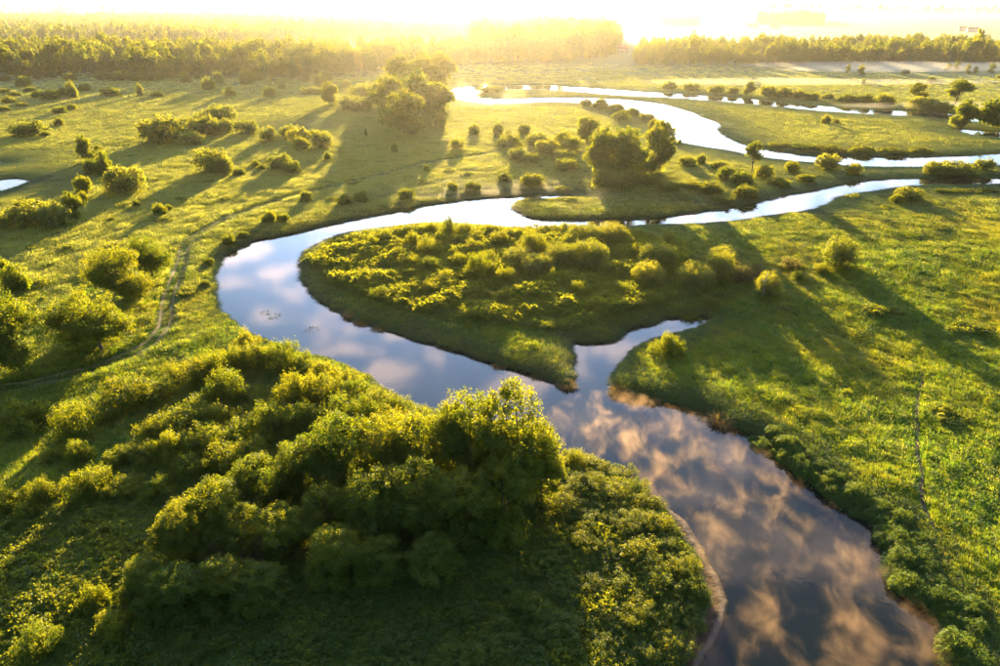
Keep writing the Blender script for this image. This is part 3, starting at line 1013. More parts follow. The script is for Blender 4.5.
zone("on the left half of the island", "bushes on the left half of the island", [
    ('shoots', 356, 262, 15, .65), ('shoots', 366, 278, 24, .5), ('shoots', 378, 276, 18, .5), ('shoots', 392, 279, 14, .6), ('shoots', 382, 298, 26, .5), ('shoots', 360, 289, 12, .5),
    ('shoots', 398, 258, 16, .6), ('shoots', 410, 266, 22, .55), ('shoots', 430, 270, 24, .5), ('shoots', 430, 292, 20, .5), ('shoots', 446, 282, 22, .5), ('shoots', 412, 288, 16, .4), ('shoots', 405, 304, 14, .4),
])
zone("in the middle of the island", "bushes in the middle of the island", [
    ('shoots', 460, 265, 20, .6), ('shoots', 480, 278, 32, .6), ('shoots', 506, 283, 22, .6), ('shoots', 490, 264, 22, .55), ('shoots', 460, 303, 13, .5), ('shoots', 502, 314, 16, .65),
    ('willow', 517, 264, 29, .55), ('willow', 537, 272, 33, .55), ('shoots', 532, 252, 33, .5), ('shoots', 467, 327, 10, .4), ('shoots', 520, 298, 24, .4), ('shoots', 490, 298, 22, .4), ('shoots', 545, 292, 24, .4),
])
zone("on the right half of the island", "bushes on the right half of the island", [
    ('willow', 585, 244, 34, .5), ('willow', 612, 242, 35, .5), ('shoots', 624, 246, 25, .5), ('willow', 561, 263, 29, .6), ('willow', 588, 266, 33, .6),
    ('shoots', 557, 283, 22, .6), ('shoots', 579, 295, 22, .6), ('shoots', 637, 257, 18, .75), ('willow', 657, 266, 35, .5), ('willow', 667, 245, 13, .8), ('willow', 647, 284, 31, .7),
    ('shoots', 622, 293, 24, .65), ('shoots', 622, 307, 12, .5), ('shoots', 600, 300, 22, .4), ('shoots', 560, 310, 22, .35),
])
zone("above the backwater", "bushes above the backwater", [
    ('willow', 695, 287, 35, .68), ('willow', 717, 279, 28, .78), ('willow', 722, 264, 30, .5), ('brown', 741, 281, 30, .7), ('brown', 757, 276, 26, .6), ('brown', 789, 268, 28, .6),
    ('willow', 767, 296, 25, .75), ('shoots', 797, 279, 15, .6), ('shoots', 690, 312, 26, .35), ('shoots', 712, 306, 20, .3),
])
zone("on the right meadow", "bushes on the right meadow", [
    ('willow', 838, 266, 34, .66, "round sunlit bush alone on the right meadow with a long shadow"),
    ('shoots', 822, 271, 16, .6, "small shrub touching the left side of the lone meadow bush"),
    ('shoots', 670, 352, 33, .55, "sunlit shrub on the point below the backwater"),
    ('dome', 909, 198, 27, .45, "low bush on the far right meadow near the channel"),
    ('bush', 896, 201, 14, .4, "small bush left of the low channel bush on the right meadow"),
    ('bush', 944, 191, 20, .16), ('bush', 958, 191, 20, .16), ('bush', 974, 191, 20, .16), ('bush', 990, 191, 20, .16),
])
zone("at the water's edge of the side channel", "golden reed clumps at the side channel", [
    ('reed', 622, 388, 22, .5), ('reed', 636, 391, 24, .5), ('reed', 652, 394, 20, .5), ('reed', 568, 381, 18, .5),
    ('reed', 708, 412, 22, .5), ('reed', 722, 417, 24, .55), ('reed', 736, 424, 18, .5), ('reed', 690, 404, 16, .4),
])
zone("along the island's lower shore", "dry reeds along the island shore", [
    ('reed', 350, 312, 14, .4), ('reed', 362, 318, 15, .4), ('reed', 380, 324, 16, .4), ('reed', 448, 345, 12, .35), ('reed', 500, 361, 14, .35), ('reed', 538, 372, 16, .35),
])
zone("in the shrub field left of the river", "shrub field on the left bank", [
    ('shoots', 130, 404, 62, .42), ('shoots', 160, 396, 36, .5), ('shoots', 82, 432, 46, .72), ('shoots', 22, 427, 52, .5), ('shoots', 48, 418, 30, .45), ('shoots', 57, 460, 24, .5),
    ('shoots', 82, 461, 28, .6), ('shoots', 185, 432, 58, .5), ('shoots', 160, 438, 40, .5), ('shoots', 220, 424, 44, .6), ('shoots', 197, 381, 46, .5), ('shoots', 177, 374, 30, .5),
    ('shoots', 227, 402, 48, .5),
])
zone("in the second shrub row above the thicket", "second shrub row above the thicket", [
    ('shoots', 128, 462, 40, .5), ('shoots', 152, 462, 36, .55), ('shoots', 176, 458, 42, .6), ('shoots', 208, 453, 50, .65), ('shoots', 232, 448, 46, .65), ('shoots', 222, 473, 46, .6),
    ('shoots', 248, 462, 42, .55), ('shoots', 190, 476, 36, .5), ('shoots', 275, 434, 54, .7), ('shoots', 302, 430, 40, .6),
])
zone("in the row along the near river bank", "shrub row along the near river bank", [
    ('shoots', 222, 372, 40, .6), ('shoots', 245, 367, 36, .7), ('shoots', 262, 366, 34, .7), ('shoots', 282, 369, 38, .7), ('shoots', 302, 373, 36, .6), ('shoots', 324, 380, 34, .5),
    ('shoots', 246, 346, 26, .6), ('shoots', 345, 386, 32, .45), ('shoots', 300, 403, 44, .65), ('shoots', 326, 400, 42, .7), ('shoots', 352, 400, 42, .6), ('shoots', 378, 408, 40, .5),
    ('shoots', 398, 413, 32, .45), ('shoots', 420, 420, 34, .4), ('shoots', 442, 428, 34, .4), ('shoots', 340, 424, 44, .6), ('shoots', 316, 430, 40, .6), ('shoots', 366, 428, 40, .6),
    ('shoots', 394, 434, 46, .6), ('shoots', 424, 440, 40, .5),
])
zone("in the grass of the shady lower left", "small shrubs at the lower left", [
    ('shoots', 92, 498, 46, .6), ('shoots', 124, 494, 36, .55), ('shoots', 158, 497, 38, .5), ('shoots', 45, 502, 30, .7), ('shoots', 8, 510, 32, .8), ('shoots', 29, 518, 28, .5),
    ('shoots', 38, 550, 22, .45), ('shoots', 42, 656, 46, .8), ('shoots', 97, 612, 28, .9), ('shoots', 116, 518, 14, .5), ('shoots', 70, 528, 12, .4), ('shoots', 118, 636, 40, .7),
])
zone("in the big thicket in the foreground", "alder trees of the foreground thicket", [
    ('alder', 512, 490, 92, 1.32), ('alder', 472, 480, 76, 1.28), ('alder', 540, 492, 54, .95), ('alder', 424, 488, 76, 1.08), ('alder', 384, 482, 66, 1.05), ('alder', 342, 490, 76, 1.08),
    ('alder', 304, 492, 62, .85), ('alder', 262, 508, 64, .82), ('alder', 226, 538, 70, .85), ('alder', 190, 556, 64, .90), ('alder', 250, 552, 60, .85),
])
zone("on the shady front of the big thicket", "alder trees on the shady front of the thicket", [
    ('alder', 286, 556, 64, .85), ('alder', 326, 536, 60, .85), ('alder', 338, 582, 64, .90), ('alder', 376, 538, 76, .95), ('alder', 420, 532, 80, .95), ('alder', 458, 536, 80, .95), ('alder', 498, 528, 76, .90),
    ('alder', 150, 596, 50, .85), ('alder', 180, 612, 66, .75), ('alder', 226, 602, 60, .80), ('alder', 268, 606, 60, .70), ('alder', 384, 584, 60, .75), ('alder', 436, 578, 60, .75),
    ('brown', 262, 566, 50, .8), ('brown', 226, 574, 44, .8),
])
zone("in the sunlit scrub beside the sandbank", "sunlit scrub beside the sandbank", [
    ('shoots', 576, 462, 38, 0.41), ('shoots', 596, 468, 38, 0.34), ('shoots', 618, 474, 38, 0.34), ('shoots', 636, 488, 35, 0.34), ('shoots', 584, 488, 44, 0.31), ('shoots', 612, 500, 44, 0.27),
    ('shoots', 644, 508, 38, 0.31), ('shoots', 566, 510, 40, 0.27), ('shoots', 594, 524, 47, 0.27), ('shoots', 626, 530, 47, 0.27), ('shoots', 654, 528, 38, 0.31), ('shoots', 578, 548, 44, 0.27),
    ('shoots', 664, 550, 40, 0.34), ('shoots', 640, 560, 49, 0.31), ('shoots', 608, 560, 44, 0.24),
])
zone("in the lower scrub beside the sandbank", "lower scrub beside the sandbank", [
    ('shoots', 678, 572, 40, 0.34), ('shoots', 690, 592, 38, 0.37), ('shoots', 660, 590, 49, 0.31), ('shoots', 626, 592, 47, 0.27), ('shoots', 592, 590, 44, 0.24), ('shoots', 672, 616, 44, 0.31),
    ('shoots', 690, 624, 31, 0.41), ('shoots', 640, 622, 49, 0.27), ('shoots', 672, 650, 44, 0.34), ('shoots', 642, 656, 51, 0.27), ('shoots', 700, 604, 24, 0.34), ('shoots', 605, 650, 56, 0.31), ('shoots', 614, 620, 44, 0.24),
])
zone("in the shady undergrowth at bottom centre", "shady undergrowth at bottom centre", [
    ('shoots', 530, 620, 49, 0.34), ('shoots', 560, 600, 44, 0.24), ('shoots', 500, 590, 47, 0.27), ('shoots', 470, 620, 51, 0.27), ('shoots', 430, 640, 56, 0.27), ('shoots', 560, 640, 56, 0.27), ('shoots', 500, 650, 56, 0.27),
    ('shoots', 390, 650, 51, 0.24), ('shoots', 330, 650, 51, 0.24), ('shoots', 270, 655, 49, 0.24), ('shoots', 210, 650, 51, 0.27), ('shoots', 545, 570, 44, 0.24), ('shoots', 460, 665, 56, 0.27), ('shoots', 540, 672, 56, 0.27),
])
# sedge mounds hang over the right bank of the near reach
edge = [(752, 432), (772, 444), (789, 456), (806, 468), (818, 478), (834, 490), (856, 504), (880, 516), (890, 528), (903, 543), (900, 562), (908, 580), (926, 594), (944, 610), (954, 628), (956, 650), (964, 672)]
rg = np.random.default_rng(11)
tt = np.linspace(0, len(edge) - 1, 27)
ex, ey = np.interp(tt, range(len(edge)), [e[0] for e in edge]), np.interp(tt, range(len(edge)), [e[1] for e in edge])
for row, where, group, off in ((0, "on the right bank, over the water", "sedge mounds overhanging the right bank", 1),
                               (1, "in the second row on the right bank", "second row of sedge mounds on the right bank", 20)):
    for half, side in ((slice(0, 14), "upper part"), (slice(14, 27), "lower part")):
        mounds = []
        for q, (px, py) in enumerate(zip(ex[half], ey[half])):
            j_ = rg.normal(size=2) * (2 + 3 * row)
            big_ = 1.3 if rg.random() < .2 else .7 + .45 * rg.random()
            mounds.append(('sedge', px + off + j_[0], py + j_[1] * .6 + row * 2, (25 + (q + (14 if side[0] == 'l' else 0)) * .5) * big_, (.52 - .12 * row) * (.8 + .4 * rg.random())))
        zone(where + ", " + side, group, mounds)

# ------------------------------------------------------------------ forest edge trees, one by one
edge_trees = []
rg = np.random.default_rng(5)
px = -14.0
fl, fr = [], []
while px < 350:
    (fl if px < 150 else fr).append(('fartree', px, 75 + 2.5 * rg.random() + 2.0 * math.sin(px * .05), 9 + 7 * rg.random(), 1.2 + 1.0 * rg.random()))
    px += 6.4 + 3.5 * rg.random()


def zone_chunks(wheres, group, items):
    n = math.ceil(len(items) / len(wheres))
    for q, w_ in enumerate(wheres):
        zone(w_, group, items[q * n:(q + 1) * n])


zone_chunks(["at the left end of the forest edge", "in the left forest edge above the marsh"], "front trees of the left forest", fl)
zone_chunks(["in the left forest edge above the mounds", "in the left forest edge nearing the glare"], "front trees of the left forest", fr)
fe, px = [], 636.0
while px < 1012:
    fe.append(('fartree', px, 64.5 + 1.5 * rg.random() - (px - 636) * .006, 8 + 6 * rg.random(), 1.1 + .9 * rg.random()))
    px += 6.6 + 4 * rg.random()
zone_chunks(["at the left end of the right forest belt", "in the middle of the right forest belt", "at the misty end of the right forest belt"], "front trees of the right forest belt", fe)


# ------------------------------------------------------------------ uncountable masses by geometry nodes
def scatter(name, pts, scl, rot, mesh, **props):
    me = bpy.data.meshes.new(name)
    me.vertices.add(len(pts))
    me.vertices.foreach_set("co", np.asarray(pts, np.float32).ravel())
    a_ = me.attributes.new("scl", 'FLOAT_VECTOR', 'POINT')
    a_.data.foreach_set("vector", np.asarray(scl, np.float32).ravel())
    a_ = me.attributes.new("rot", 'FLOAT_VECTOR', 'POINT')
    a_.data.foreach_set("vector", np.asarray(rot, np.float32).ravel())
    src = bpy.data.objects.new(name + "_source", mesh)
    o = link(name, me, kind="stuff", **props)
    g = bpy.data.node_groups.new(name, 'GeometryNodeTree')
    g.interface.new_socket("Geometry", in_out='INPUT', socket_type='NodeSocketGeometry')
    g.interface.new_socket("Geometry", in_out='OUTPUT', socket_type='NodeSocketGeometry')
    gi, go = g.nodes.new("NodeGroupInput"), g.nodes.new("NodeGroupOutput")
    oi = g.nodes.new("GeometryNodeObjectInfo")
    oi.inputs["Object"].default_value = src
    oi.inputs["As Instance"].default_value = True
    iop = g.nodes.new("GeometryNodeInstanceOnPoints")
    na = g.nodes.new("GeometryNodeInputNamedAttribute")
    na.data_type = 'FLOAT_VECTOR'
    na.inputs[0].default_value = "scl"
    nb = g.nodes.new("GeometryNodeInputNamedAttribute")
    nb.data_type = 'FLOAT_VECTOR'
    nb.inputs[0].default_value = "rot"
    er = g.nodes.new("FunctionNodeEulerToRotation")
    g.links.new(nb.outputs[0], er.inputs[0])
    g.links.new(gi.outputs[0], iop.inputs["Points"])
    g.links.new(oi.outputs["Geometry"], iop.inputs["Instance"])
    g.links.new(er.outputs[0], iop.inputs["Rotation"])
    g.links.new(na.outputs[0], iop.inputs["Scale"])
    g.links.new(iop.outputs[0], go.inputs[0])
    md = o.modifiers.new("scatter", 'NODES')
    md.node_group = g
    return o


def polar(n, r0, r1, az, power):
    """points whose density falls with distance"""
    u = rng.random(n)
    r = (r0 ** power + u * (r1 ** power - r0 ** power)) ** (1 / power)
    th = np.radians((rng.random(n) * 2 - 1) * az)
    return np.sin(th) * r, np.cos(th) * r, r


# meadow grass
n = 560000
x, y, r = polar(n, 16, 700, 52, 0.5)
m0 = (rng.random(n) < 1.35 - r / 520) & ((r > 90) | (rng.random(n) < .85))
x, y, r = x[m0], y[m0], r[m0]
xn, yn, rn = polar(14000, 16, 60, 75, 1.4)
x, y, r = np.append(x, xn), np.append(y, yn), np.append(r, rn)
z, s, smk, tdd = ground(x, y, True)
rut = np.abs(np.abs(tdd) - 0.85)
fpd = line_d(FOOTPATH, x, y)
patch = perlin(x / 9 + 30, y / 12) + .6 * perlin(x / 3.1, y / 3.7 + 8)
keep = (s > 0.35) & (smk < .15) & (rut > .5) & (fpd > .38)
x, y, r, z, s, tdd, patch = [q[keep] for q in (x, y, r, z, s, tdd, patch)]
lod = np.clip(r / 108, .62, 4.2)
hgt = (.50 + .26 * patch + .18 * rng.random(len(x))) * (.8 + .25 * np.clip(r / 200, 0, 1.4))
hgt = np.where(tdd < 2.0, hgt * .45, hgt) * np.where(r > 190, np.clip(.12 + s / 30, .12, 1), 1)
hgt = np.clip(hgt, .08, 1.2)
sp = perlin(x / 22 + 11, y / 30 + 4) + .5 * perlin(x / 7, y / 8 + 40) + .22 * rng.normal(size=len(x))
which = np.digitize(sp, [-.28, .02, .30])
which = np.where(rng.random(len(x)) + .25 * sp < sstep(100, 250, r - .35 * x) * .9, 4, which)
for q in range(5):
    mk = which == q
    tm = tuft_mesh("grass_tuft", 40 + q, 15, 1.0, .65, .065, .42, (M_GRASS_LUSH, M_GRASS, M_GRASS, M_GRASS_PALE, M_GRASS_DEW_GLOW)[q])
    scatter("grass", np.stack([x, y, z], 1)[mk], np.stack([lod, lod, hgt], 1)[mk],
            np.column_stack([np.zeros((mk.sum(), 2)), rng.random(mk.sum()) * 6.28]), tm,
            label=["lush dark green grass patches on the flood plain", "green meadow grass covering the flood plain", "fresh meadow grass between the lush and pale patches", "pale yellowish grass patches on the flood plain", "dewy far meadow grass with mist glow painted into its colour"][q], category="grass")

# lush sedge fringe along every shore
n = 500000
x, y, r = polar(n, 22, 330, 52, 0.5)
sd0 = water_sd(x, y)
m0 = (sd0 > -.4) & (sd0 < 5.5)
x, y, r = x[m0], y[m0], r[m0]
z, s, smk, tdd = ground(x, y, True)
keep = (s > .12) & (smk < .1) & (rng.random(len(s)) < np.clip(1.25 - s / 4.5, 0, 1))
x, y, r, z, s = [q[keep] for q in (x, y, r, z, s)]
lod = np.clip(r / 110, .85, 2.4) * (.8 + .4 * rng.random(len(x)))
hgt = (.75 + .5 * perlin(x / 4, y / 4)) * (.7 + .5 * rng.random(len(x))) * (1.2 - .45 * sstep(60, 110, r) - .35 * sstep(110, 260, r))
for q in range(2):
    mk = rng.random(len(x)) < .5 if q == 0 else ~mk
    tm = tuft_mesh("sedge_tuft", 60 + q, 34, 1.0, 1.0, .055, .45, M_LEAF_SEDGE, .8)
    scatter("sedge_fringe", np.stack([x, y, z], 1)[mk], np.stack([lod, lod, np.clip(hgt, .25, 1.5)], 1)[mk],
            np.column_stack([np.zeros((mk.sum(), 2)), rng.random(mk.sum()) * 6.28]), tm,
            label=["green sedge fringe lining the river banks", "arching sedge leaves lining the river banks"][q], category="sedge")

# broad-leaved herbs: the shady foreground, the island and the rough meadow
def herb_mesh(seed):
    rg_ = np.random.default_rng(seed)
    c_ = np.column_stack([rg_.normal(size=(9, 2)) * .35, .25 + .55 * rg_.random(9)])
    v_, f_, t_ = leaves(rg_, c_, np.full(9, .28), 9, .24, 1.0, None, .55, .5)
    v_[:, 2] = np.maximum(v_[:, 2], 0)
    return new_mesh("herb", v_, f_, [M_HERB], tone=t_)


n = 130000
x, y, r = polar(n, 16, 240, 58, 0.7)
isl = poly([(305, 262), (330, 245), (400, 232), (620, 232), (690, 250), (700, 300), (620, 320), (560, 335), (500, 330), (400, 315), (330, 290)])
wood = poly([(-60, 700), (-60, 540), (60, 500), (160, 470), (240, 380), (330, 372), (440, 425), (580, 468), (650, 505), (700, 570), (706, 620), (690, 720)])
in_i, in_w = poly_sd(isl, x, y) < 0, poly_sd(wood, x, y) < 0
pn = perlin(x / 7 + 50, y / 7)
keep = in_i | (in_w & (rng.random(n) < .9)) | (pn > .42)
x, y, r = x[keep], y[keep], r[keep]
z, s, smk, tdd = ground(x, y, True)
keep = (s > .5) & (smk < .1) & (tdd > 2.2)
x, y, r, z = [q[keep] for q in (x, y, r, z)]
lod = np.clip(r / 90, .8, 2.2) * (.7 + .7 * rng.random(len(x)))
hgt = np.clip(.75 + .55 * perlin(x / 5, y / 5 + 3), .3, 1.4) * (.7 + .6 * rng.random(len(x)))
for q in range(3):
    mk = (np.arange(len(x)) % 3) == q
    scatter("herb_layer", np.stack([x, y, z], 1)[mk], np.stack([lod, lod, hgt], 1)[mk],
            np.column_stack([np.zeros((mk.sum(), 2)), rng.random(mk.sum()) * 6.28]), herb_mesh(70 + q),
            label=["leafy herbs and nettles of the undergrowth", "tall leafy herbs between the shrubs", "low leafy herbs under the shrubs"][q], category="undergrowth")

x, y, r = polar(90000, 70, 190, 32, 1.0)
mk = poly_sd(isl, x, y) < -1.0
x, y, r = x[mk][:6500], y[mk][:6500], r[mk][:6500]
pn = perlin(x / 6 + 3, y / 6 + 9)
z, s, smk, tdd = ground(x, y, True)
keep = (s > 1.5) & (pn > -.35)
x, y, z, pn = [q[keep] for q in (x, y, z, pn)]
k = (1.0 + .9 * pn) * (.7 + .7 * rng.random(len(x)))
scatter("scrub_cover", np.stack([x, y, z], 1), np.stack([k * 1.3, k * 1.3, k * 1.25], 1), np.column_stack([np.zeros((len(x), 2)), rng.random(len(x)) * 6.28]), herb_mesh(79),
        label="ragged low scrub and tall herbs covering the island", category="scrub")

# deep forest masses behind the edge trees
tv, cv = PROTO['fartree'][0][0], PROTO['fartree'][1][0]


def joined_tree(tr, cr):
    def arr(me):
        v_ = np.empty(len(me.vertices) * 3, np.float32)
        me.vertices.foreach_get("co", v_)
        l_ = np.empty(len(me.loops), np.int32)
        me.loops.foreach_get("vertex_index", l_)
        return v_.reshape(-1, 3), l_.reshape(-1, 4)
    v1, f1 = arr(tr)
    v2, f2 = arr(cr)
    t_ = np.zeros(len(f2), np.float32)
    cr.attributes["tone"].data.foreach_get("value", t_)
    return new_mesh("wood_tree", np.vstack([v1, v2]), np.vstack([f1, f2 + len(v1)]), [M_BARK, M_LEAF],
                    np.concatenate([np.zeros(len(f1)), np.ones(len(f2))]), np.concatenate([np.zeros(len(f1)), t_]))


WT = [joined_tree(*PROTO['fartree'][q][0]) for q in range(4)]


def forest(name, label, pts_px, spacing, hscale, edge_noise=0.0, var=0):
    P = poly(pts_px)
    lo, hi = P.min(0), P.max(0)
    n_ = int((hi[0] - lo[0]) * (hi[1] - lo[1]) / spacing ** 2)
    x_, y_ = lo[0] + rng.random(n_) * (hi[0] - lo[0]), lo[1] + rng.random(n_) * (hi[1] - lo[1])
    keep_ = (poly_sd(P, x_, y_) < 0) & (perlin(x_ / 90 + 7, y_ / 90) > -.75 + edge_noise)
    x_, y_ = x_[keep_], y_[keep_]
    z_ = ground(x_, y_)
    k_ = hscale * (.52 + .75 * rng.random(len(x_)) ** 1.3 + .55 * perlin(x_ / 45, y_ / 45))
    k_ = np.maximum(k_, .3)
    scatter(name, np.stack([x_, y_, z_], 1), np.stack([k_ * 1.05, k_ * 1.05, k_], 1), np.column_stack([np.zeros((len(x_), 2)), rng.random(len(x_)) * 6.28]), WT[var],
            label=label, category="forest")


forest("near_forest", "forest mass behind the front trees at upper left", [(-80, 74), (350, 74), (480, 66), (470, 58), (340, 62), (-80, 58)], 8.0, 1.0, 0, 0)
forest("forest", "hazy forest layers stretching to the horizon at upper left", [(-80, 50), (200, 46), (480, 42), (500, 26), (300, 20), (-80, 22)], 15, 1.1, .55, 1)
forest("forest", "domed forest in the sun glare at top centre", [(470, 64), (560, 63), (612, 57), (618, 46), (600, 34), (480, 30)], 9.0, 1.35, 0, 2)
forest("forest", "forest belt across the upper right", [(632, 64), (1060, 63), (1060, 52), (780, 52), (640, 56)], 8.0, .85, 0, 3)
forest("forest", "faint dark copse near the horizon at upper right", [(757, 26), (824, 26), (822, 22.5), (758, 22.5)], 14, 1.35, 0, 0)
forest("forest", "small faint copse near the horizon right of the sun", [(662, 26.5), (698, 26.5), (697, 24.5), (662, 24.5)], 12, 1.0, 0, 1)
forest("forest", "last tree line along the hazy horizon", [(-200, 17), (1200, 17), (1200, 14.5), (-200, 14.5)], 75, 2.0, .3, 2)

# ------------------------------------------------------------------ far houses
def box(lo, hi):
    (a_, b_, c_), (d_, e_, f_) = lo, hi
    v_ = np.array([(a_, b_, c_), (d_, b_, c_), (d_, e_, c_), (a_, e_, c_), (a_, b_, f_), (d_, b_, f_), (d_, e_, f_), (a_, e_, f_)], float)
    return v_, np.array([(0, 3, 2, 1), (4, 5, 6, 7), (0, 1, 5, 4), (1, 2, 6, 5), (2, 3, 7, 6), (3, 0, 4, 7)])


def house(px, py, L, Wd, hh, rz, label, name="farm_house"):
    x_, y_ = at(px, py, 1)
    o = link(name, None, None, (x_, y_, gz(x_, y_)), label=label, category="house", group="far houses in the haze")
    o.rotation_euler = (0, 0, rz)
    link("wall", new_mesh("wall", *box((-L / 2, -Wd / 2, -.5), (L / 2, Wd / 2, hh)), [M_WALL]), o)
    e, rh = .5, Wd * .42
    v_ = np.array([(-L / 2 - e, -Wd / 2 - e, hh - .1), (L / 2 + e, -Wd / 2 - e, hh - .1), (L / 2 + e, Wd / 2 + e, hh - .1), (-L / 2 - e, Wd / 2 + e, hh - .1), (-L / 2 - e, 0, hh + rh), (L / 2 + e, 0, hh + rh)])
    f4 = np.array([(0, 1, 5, 4), (2, 3, 4, 5), (0, 3, 2, 1)])
    f3 = np.array([(1, 2, 5), (3, 0, 4)])
    roof = link("roof", new_mesh("roof", v_, [f4, f3], [M_ROOF]), o)
    link("chimney", new_mesh("chimney", *box((L * .2 - .4, -.4, hh + rh * .5), (L * .2 + .4, .4, hh + rh + 1.0)), [M_WALL]), roof)
    nw = max(2, int(L / 4))
    for q in range(nw):
        cx = -L / 2 + (q + .5) * L / nw
        link("window", new_mesh("window", *box((cx - .55, -Wd / 2 - .06, 1.0), (cx + .55, -Wd / 2 + .05, 2.4)), [M_PANE]), o)


house(621, 52, 15, 9, 4.5, .15, "pale house at the right end of the domed forest")
house(752, 27.5, 30, 12, 5, .05, "long pink-roofed farm building left of the far copse")
house(774, 28.5, 24, 11, 5, -.1, "lower farm building in front of the far copse")
house(962, 31, 16, 10, 6, .2, "left one of the two hazy houses at the right edge")
house(972, 32, 20, 11, 6, -.2, "right one of the two hazy houses at the right edge")

# ------------------------------------------------------------------ small details
x, y = at(762, 297, 1)
tb = [tube([(0, 0, -.2), (.12, 0, 1.6), (.05, .1, 3.4), (.3, .1, 5.0)], [.17, .14, .10, .03], 6), tube([(.1, .02, 2.4), (-.5, 0, 3.3), (-.8, .1, 4.0)], [.07, .05, .015], 5), tube([(.08, .06, 3.0), (.6, .1, 3.8), (.8, 0, 4.3)], [.06, .04, .012], 5)]
link("dead_tree", new_mesh("dead_tree", *join(tb), [M_DEADWOOD], smooth=True), None, (x, y, gz(x, y)), label="bleached bare dead trunk in front of the willow above the backwater", category="dead tree")
for px, py, lb in ((266, 313, "left clump of dark water weed on the calm river bend"), (274, 316, "right clump of dark water weed on the calm river bend"), (312, 330, "lone speck of dark water weed farther down the river bend")):
    x, y = at(px, py, 0)
    rg = np.random.default_rng(int(px))
    v, f, tn = blades(rg, 40, .35, .8, 1.2, .08, .6, .8)
    link("water_weed", new_mesh("water_weed", v, f, [M_LEAF_SEDGE], tone=tn), None, (x, y, -.05), label=lb, category="water weed", group="floating weed on the river")

# ------------------------------------------------------------------ mist and haze
def volume_material(name, density, color, aniso):
    m, t, out = new_mat(name)
    pv = N(t, "ShaderNodeVolumePrincipled")
    pv.inputs["Color"].default_value = (*color, 1)
    pv.inputs["Density"].default_value = density
    pv.inputs["Anisotropy"].default_value = aniso
    t.links.new(pv.outputs[0], out.inputs["Volume"])
    return m


def mist_material(name, density, lo, hi, scale, color, aniso, rate):
    m, t, out = new_mat(name)
    tcn = N(t, "ShaderNodeNewGeometry")
    mp = N(t, "ShaderNodeMapping")
    mp.inputs["Rotation"].default_value = (0, 0, .5)
    mp.inputs["Scale"].default_value = (1.0, .72, .8)
    t.links.new(tcn.outputs["Position"], mp.inputs[0])
    nz = N(t, "ShaderNodeTexNoise")
    nz.inputs["Scale"].default_value = scale
    nz.inputs["Detail"].default_value = 4.0
    nz.inputs["Roughness"].default_value = .6
    nz.inputs["Distortion"].default_value = .4
    t.links.new(mp.outputs[0], nz.inputs["Vector"])
    mr = N(t, "ShaderNodeMapRange", interpolation_type='SMOOTHSTEP')
    mr.inputs[1].default_value, mr.inputs[2].default_value = lo, hi
    mr.inputs[4].default_value = density
    t.links.new(nz.outputs[0], mr.inputs[0])
    pv = N(t, "ShaderNodeVolumePrincipled")
    pv.inputs["Color"].default_value = (*color, 1)
    pv.inputs["Anisotropy"].default_value = aniso
    t.links.new(mr.outputs[0], pv.inputs["Density"])
    t.links.new(pv.outputs[0], out.inputs["Volume"])
    m.cycles.volume_step_rate = rate
    return m


def mist_sheet(pts, z0, z1, mat, label):
    """a shallow closed bank of mist standing over the outline given in the photo"""
    P = poly(pts)
    if np.sum(P[:, 0] * np.roll(P[:, 1], -1) - np.roll(P[:, 0], -1) * P[:, 1]) < 0:
        P = P[::-1]
    n_ = len(P)
    v_ = np.vstack([np.column_stack([P, np.full(n_, z0)]), np.column_stack([P, np.full(n_, z1)])])
    ii = np.arange(n_)
    kk = (ii + 1) % n_
    f_ = [ii[::-1][None], (ii + n_)[None], np.stack([ii, kk, kk + n_, ii + n_], 1)]
    link("mist", new_mesh("mist", v_, f_, [mat]), kind="stuff", label=label, category="mist")


M_MIST = mist_material("river_mist", .12, .47, .84, .38, (1.0, .74, .50), .6, .10)  # white mist tinted orange: the warm sunlight is put into its colour
mist_sheet([(585, 400), (640, 404), (700, 425), (752, 452), (790, 480), (838, 522), (872, 560), (905, 600), (945, 650), (960, 780), (640, 780), (670, 640), (676, 590), (668, 548), (652, 512), (625, 490), (590, 466), (560, 446), (545, 420)],
           .12, 1.9, M_MIST, "orange lit wisps of mist drifting over the near river reach")


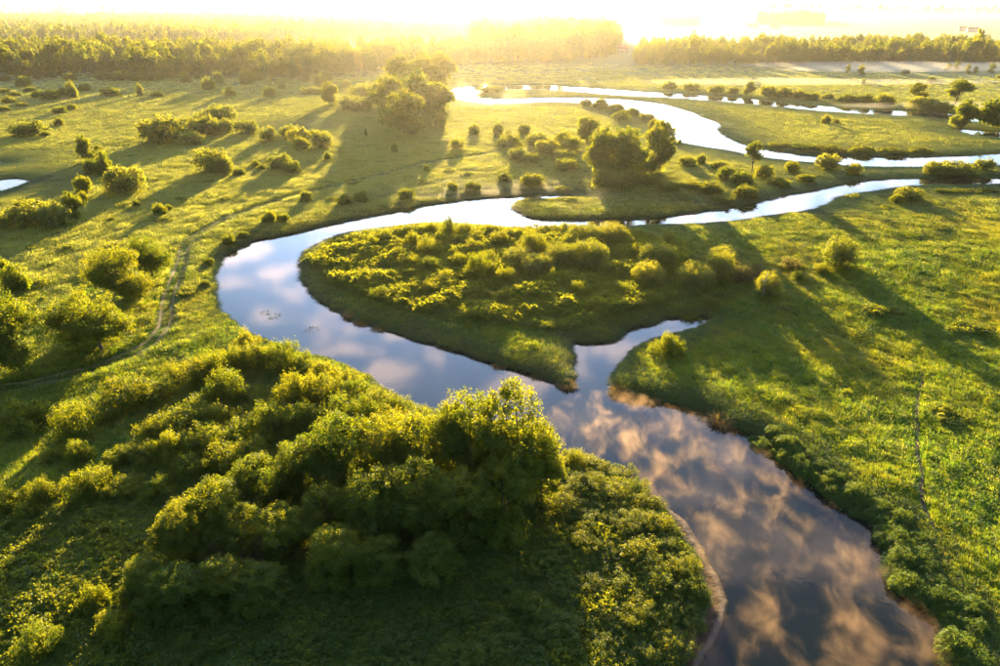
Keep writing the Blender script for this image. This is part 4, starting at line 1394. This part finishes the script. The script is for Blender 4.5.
def mist_bank(px, py, wx, wy, h, density, label):
    """a low lens of ground fog"""
    x_, y_ = at(px, py, 1)
    rows, n_ = 7, 28
    vv, ff = [(0, 0, 1.0)], []
    for a_ in range(1, rows):
        ph = a_ / rows * math.pi
        for b_ in range(n_):
            th = b_ / n_ * 2 * math.pi
            k_ = 1 + .18 * math.sin(th * 3 + px) + .1 * math.sin(th * 5)
            vv.append((math.sin(ph) * math.cos(th) * k_, math.sin(ph) * math.sin(th) * k_, math.cos(ph)))
    vv.append((0, 0, -1.0))
    tri = [(0, 1 + b_, 1 + (b_ + 1) % n_) for b_ in range(n_)] + [(len(vv) - 1, 1 + (rows - 2) * n_ + (b_ + 1) % n_, 1 + (rows - 2) * n_ + b_) for b_ in range(n_)]
    quad = [(1 + a_ * n_ + b_, 1 + (a_ + 1) * n_ + b_, 1 + (a_ + 1) * n_ + (b_ + 1) % n_, 1 + a_ * n_ + (b_ + 1) % n_) for a_ in range(rows - 2) for b_ in range(n_)]
    me_ = new_mesh("mist", np.array(vv) * np.array([wx / 2, wy / 2, h / 2]), [np.array(tri), np.array(quad)], [volume_material("ground_fog", density, (.97, .97, 1.0), .35)])
    link("mist", me_, None, (x_, y_, 1.2 + h / 2 - .3), kind="stuff", label=label, category="mist")


mist_bank(925, 70, 330, 90, 6, .0045, "white fog bank before the right forest belt")
mist_bank(800, 84, 260, 40, 3.5, .004, "thin fog strip over the far right channel")
mist_bank(940, 108, 110, 22, 3, .006, "golden mist under the far right bank trees")
mist_bank(604, 209, 10, 4, 6, .005, "small glowing puff of mist over the river spit")

vw = []
for yy, zt in ((190, 1.6), (480, 18), (1000, 42), (9500, 66)):
    for xx, zb in ((-1.1, -2.5), (1.1, -2.5), (1.1, zt), (-1.1, zt)):
        vw.append((xx * (yy + 300), yy, zb))
fw = [(0, 3, 2, 1), (12, 13, 14, 15)] + [(a_ * 4 + b_, a_ * 4 + (b_ + 1) % 4, a_ * 4 + 4 + (b_ + 1) % 4, a_ * 4 + 4 + b_) for a_ in range(3) for b_ in range(4)]
link("mist", new_mesh("mist", np.array(vw, float), np.array(fw)[:, ::-1], [volume_material("valley_mist", .00005, (.97, .98, 1.0), .42)]), kind="stuff",
     label="golden morning mist lying over the far fields and forests", category="mist")

v, f = box((-12500, -12500, -4.5), (12500, 12500, 72.0))
link("haze", new_mesh("haze", v, f, [volume_material("haze", HAZE_DENSITY, (0.98, 0.96, 0.92), HAZE_ANISO)]), kind="stuff", label="pale golden morning haze filling the valley", category="haze")
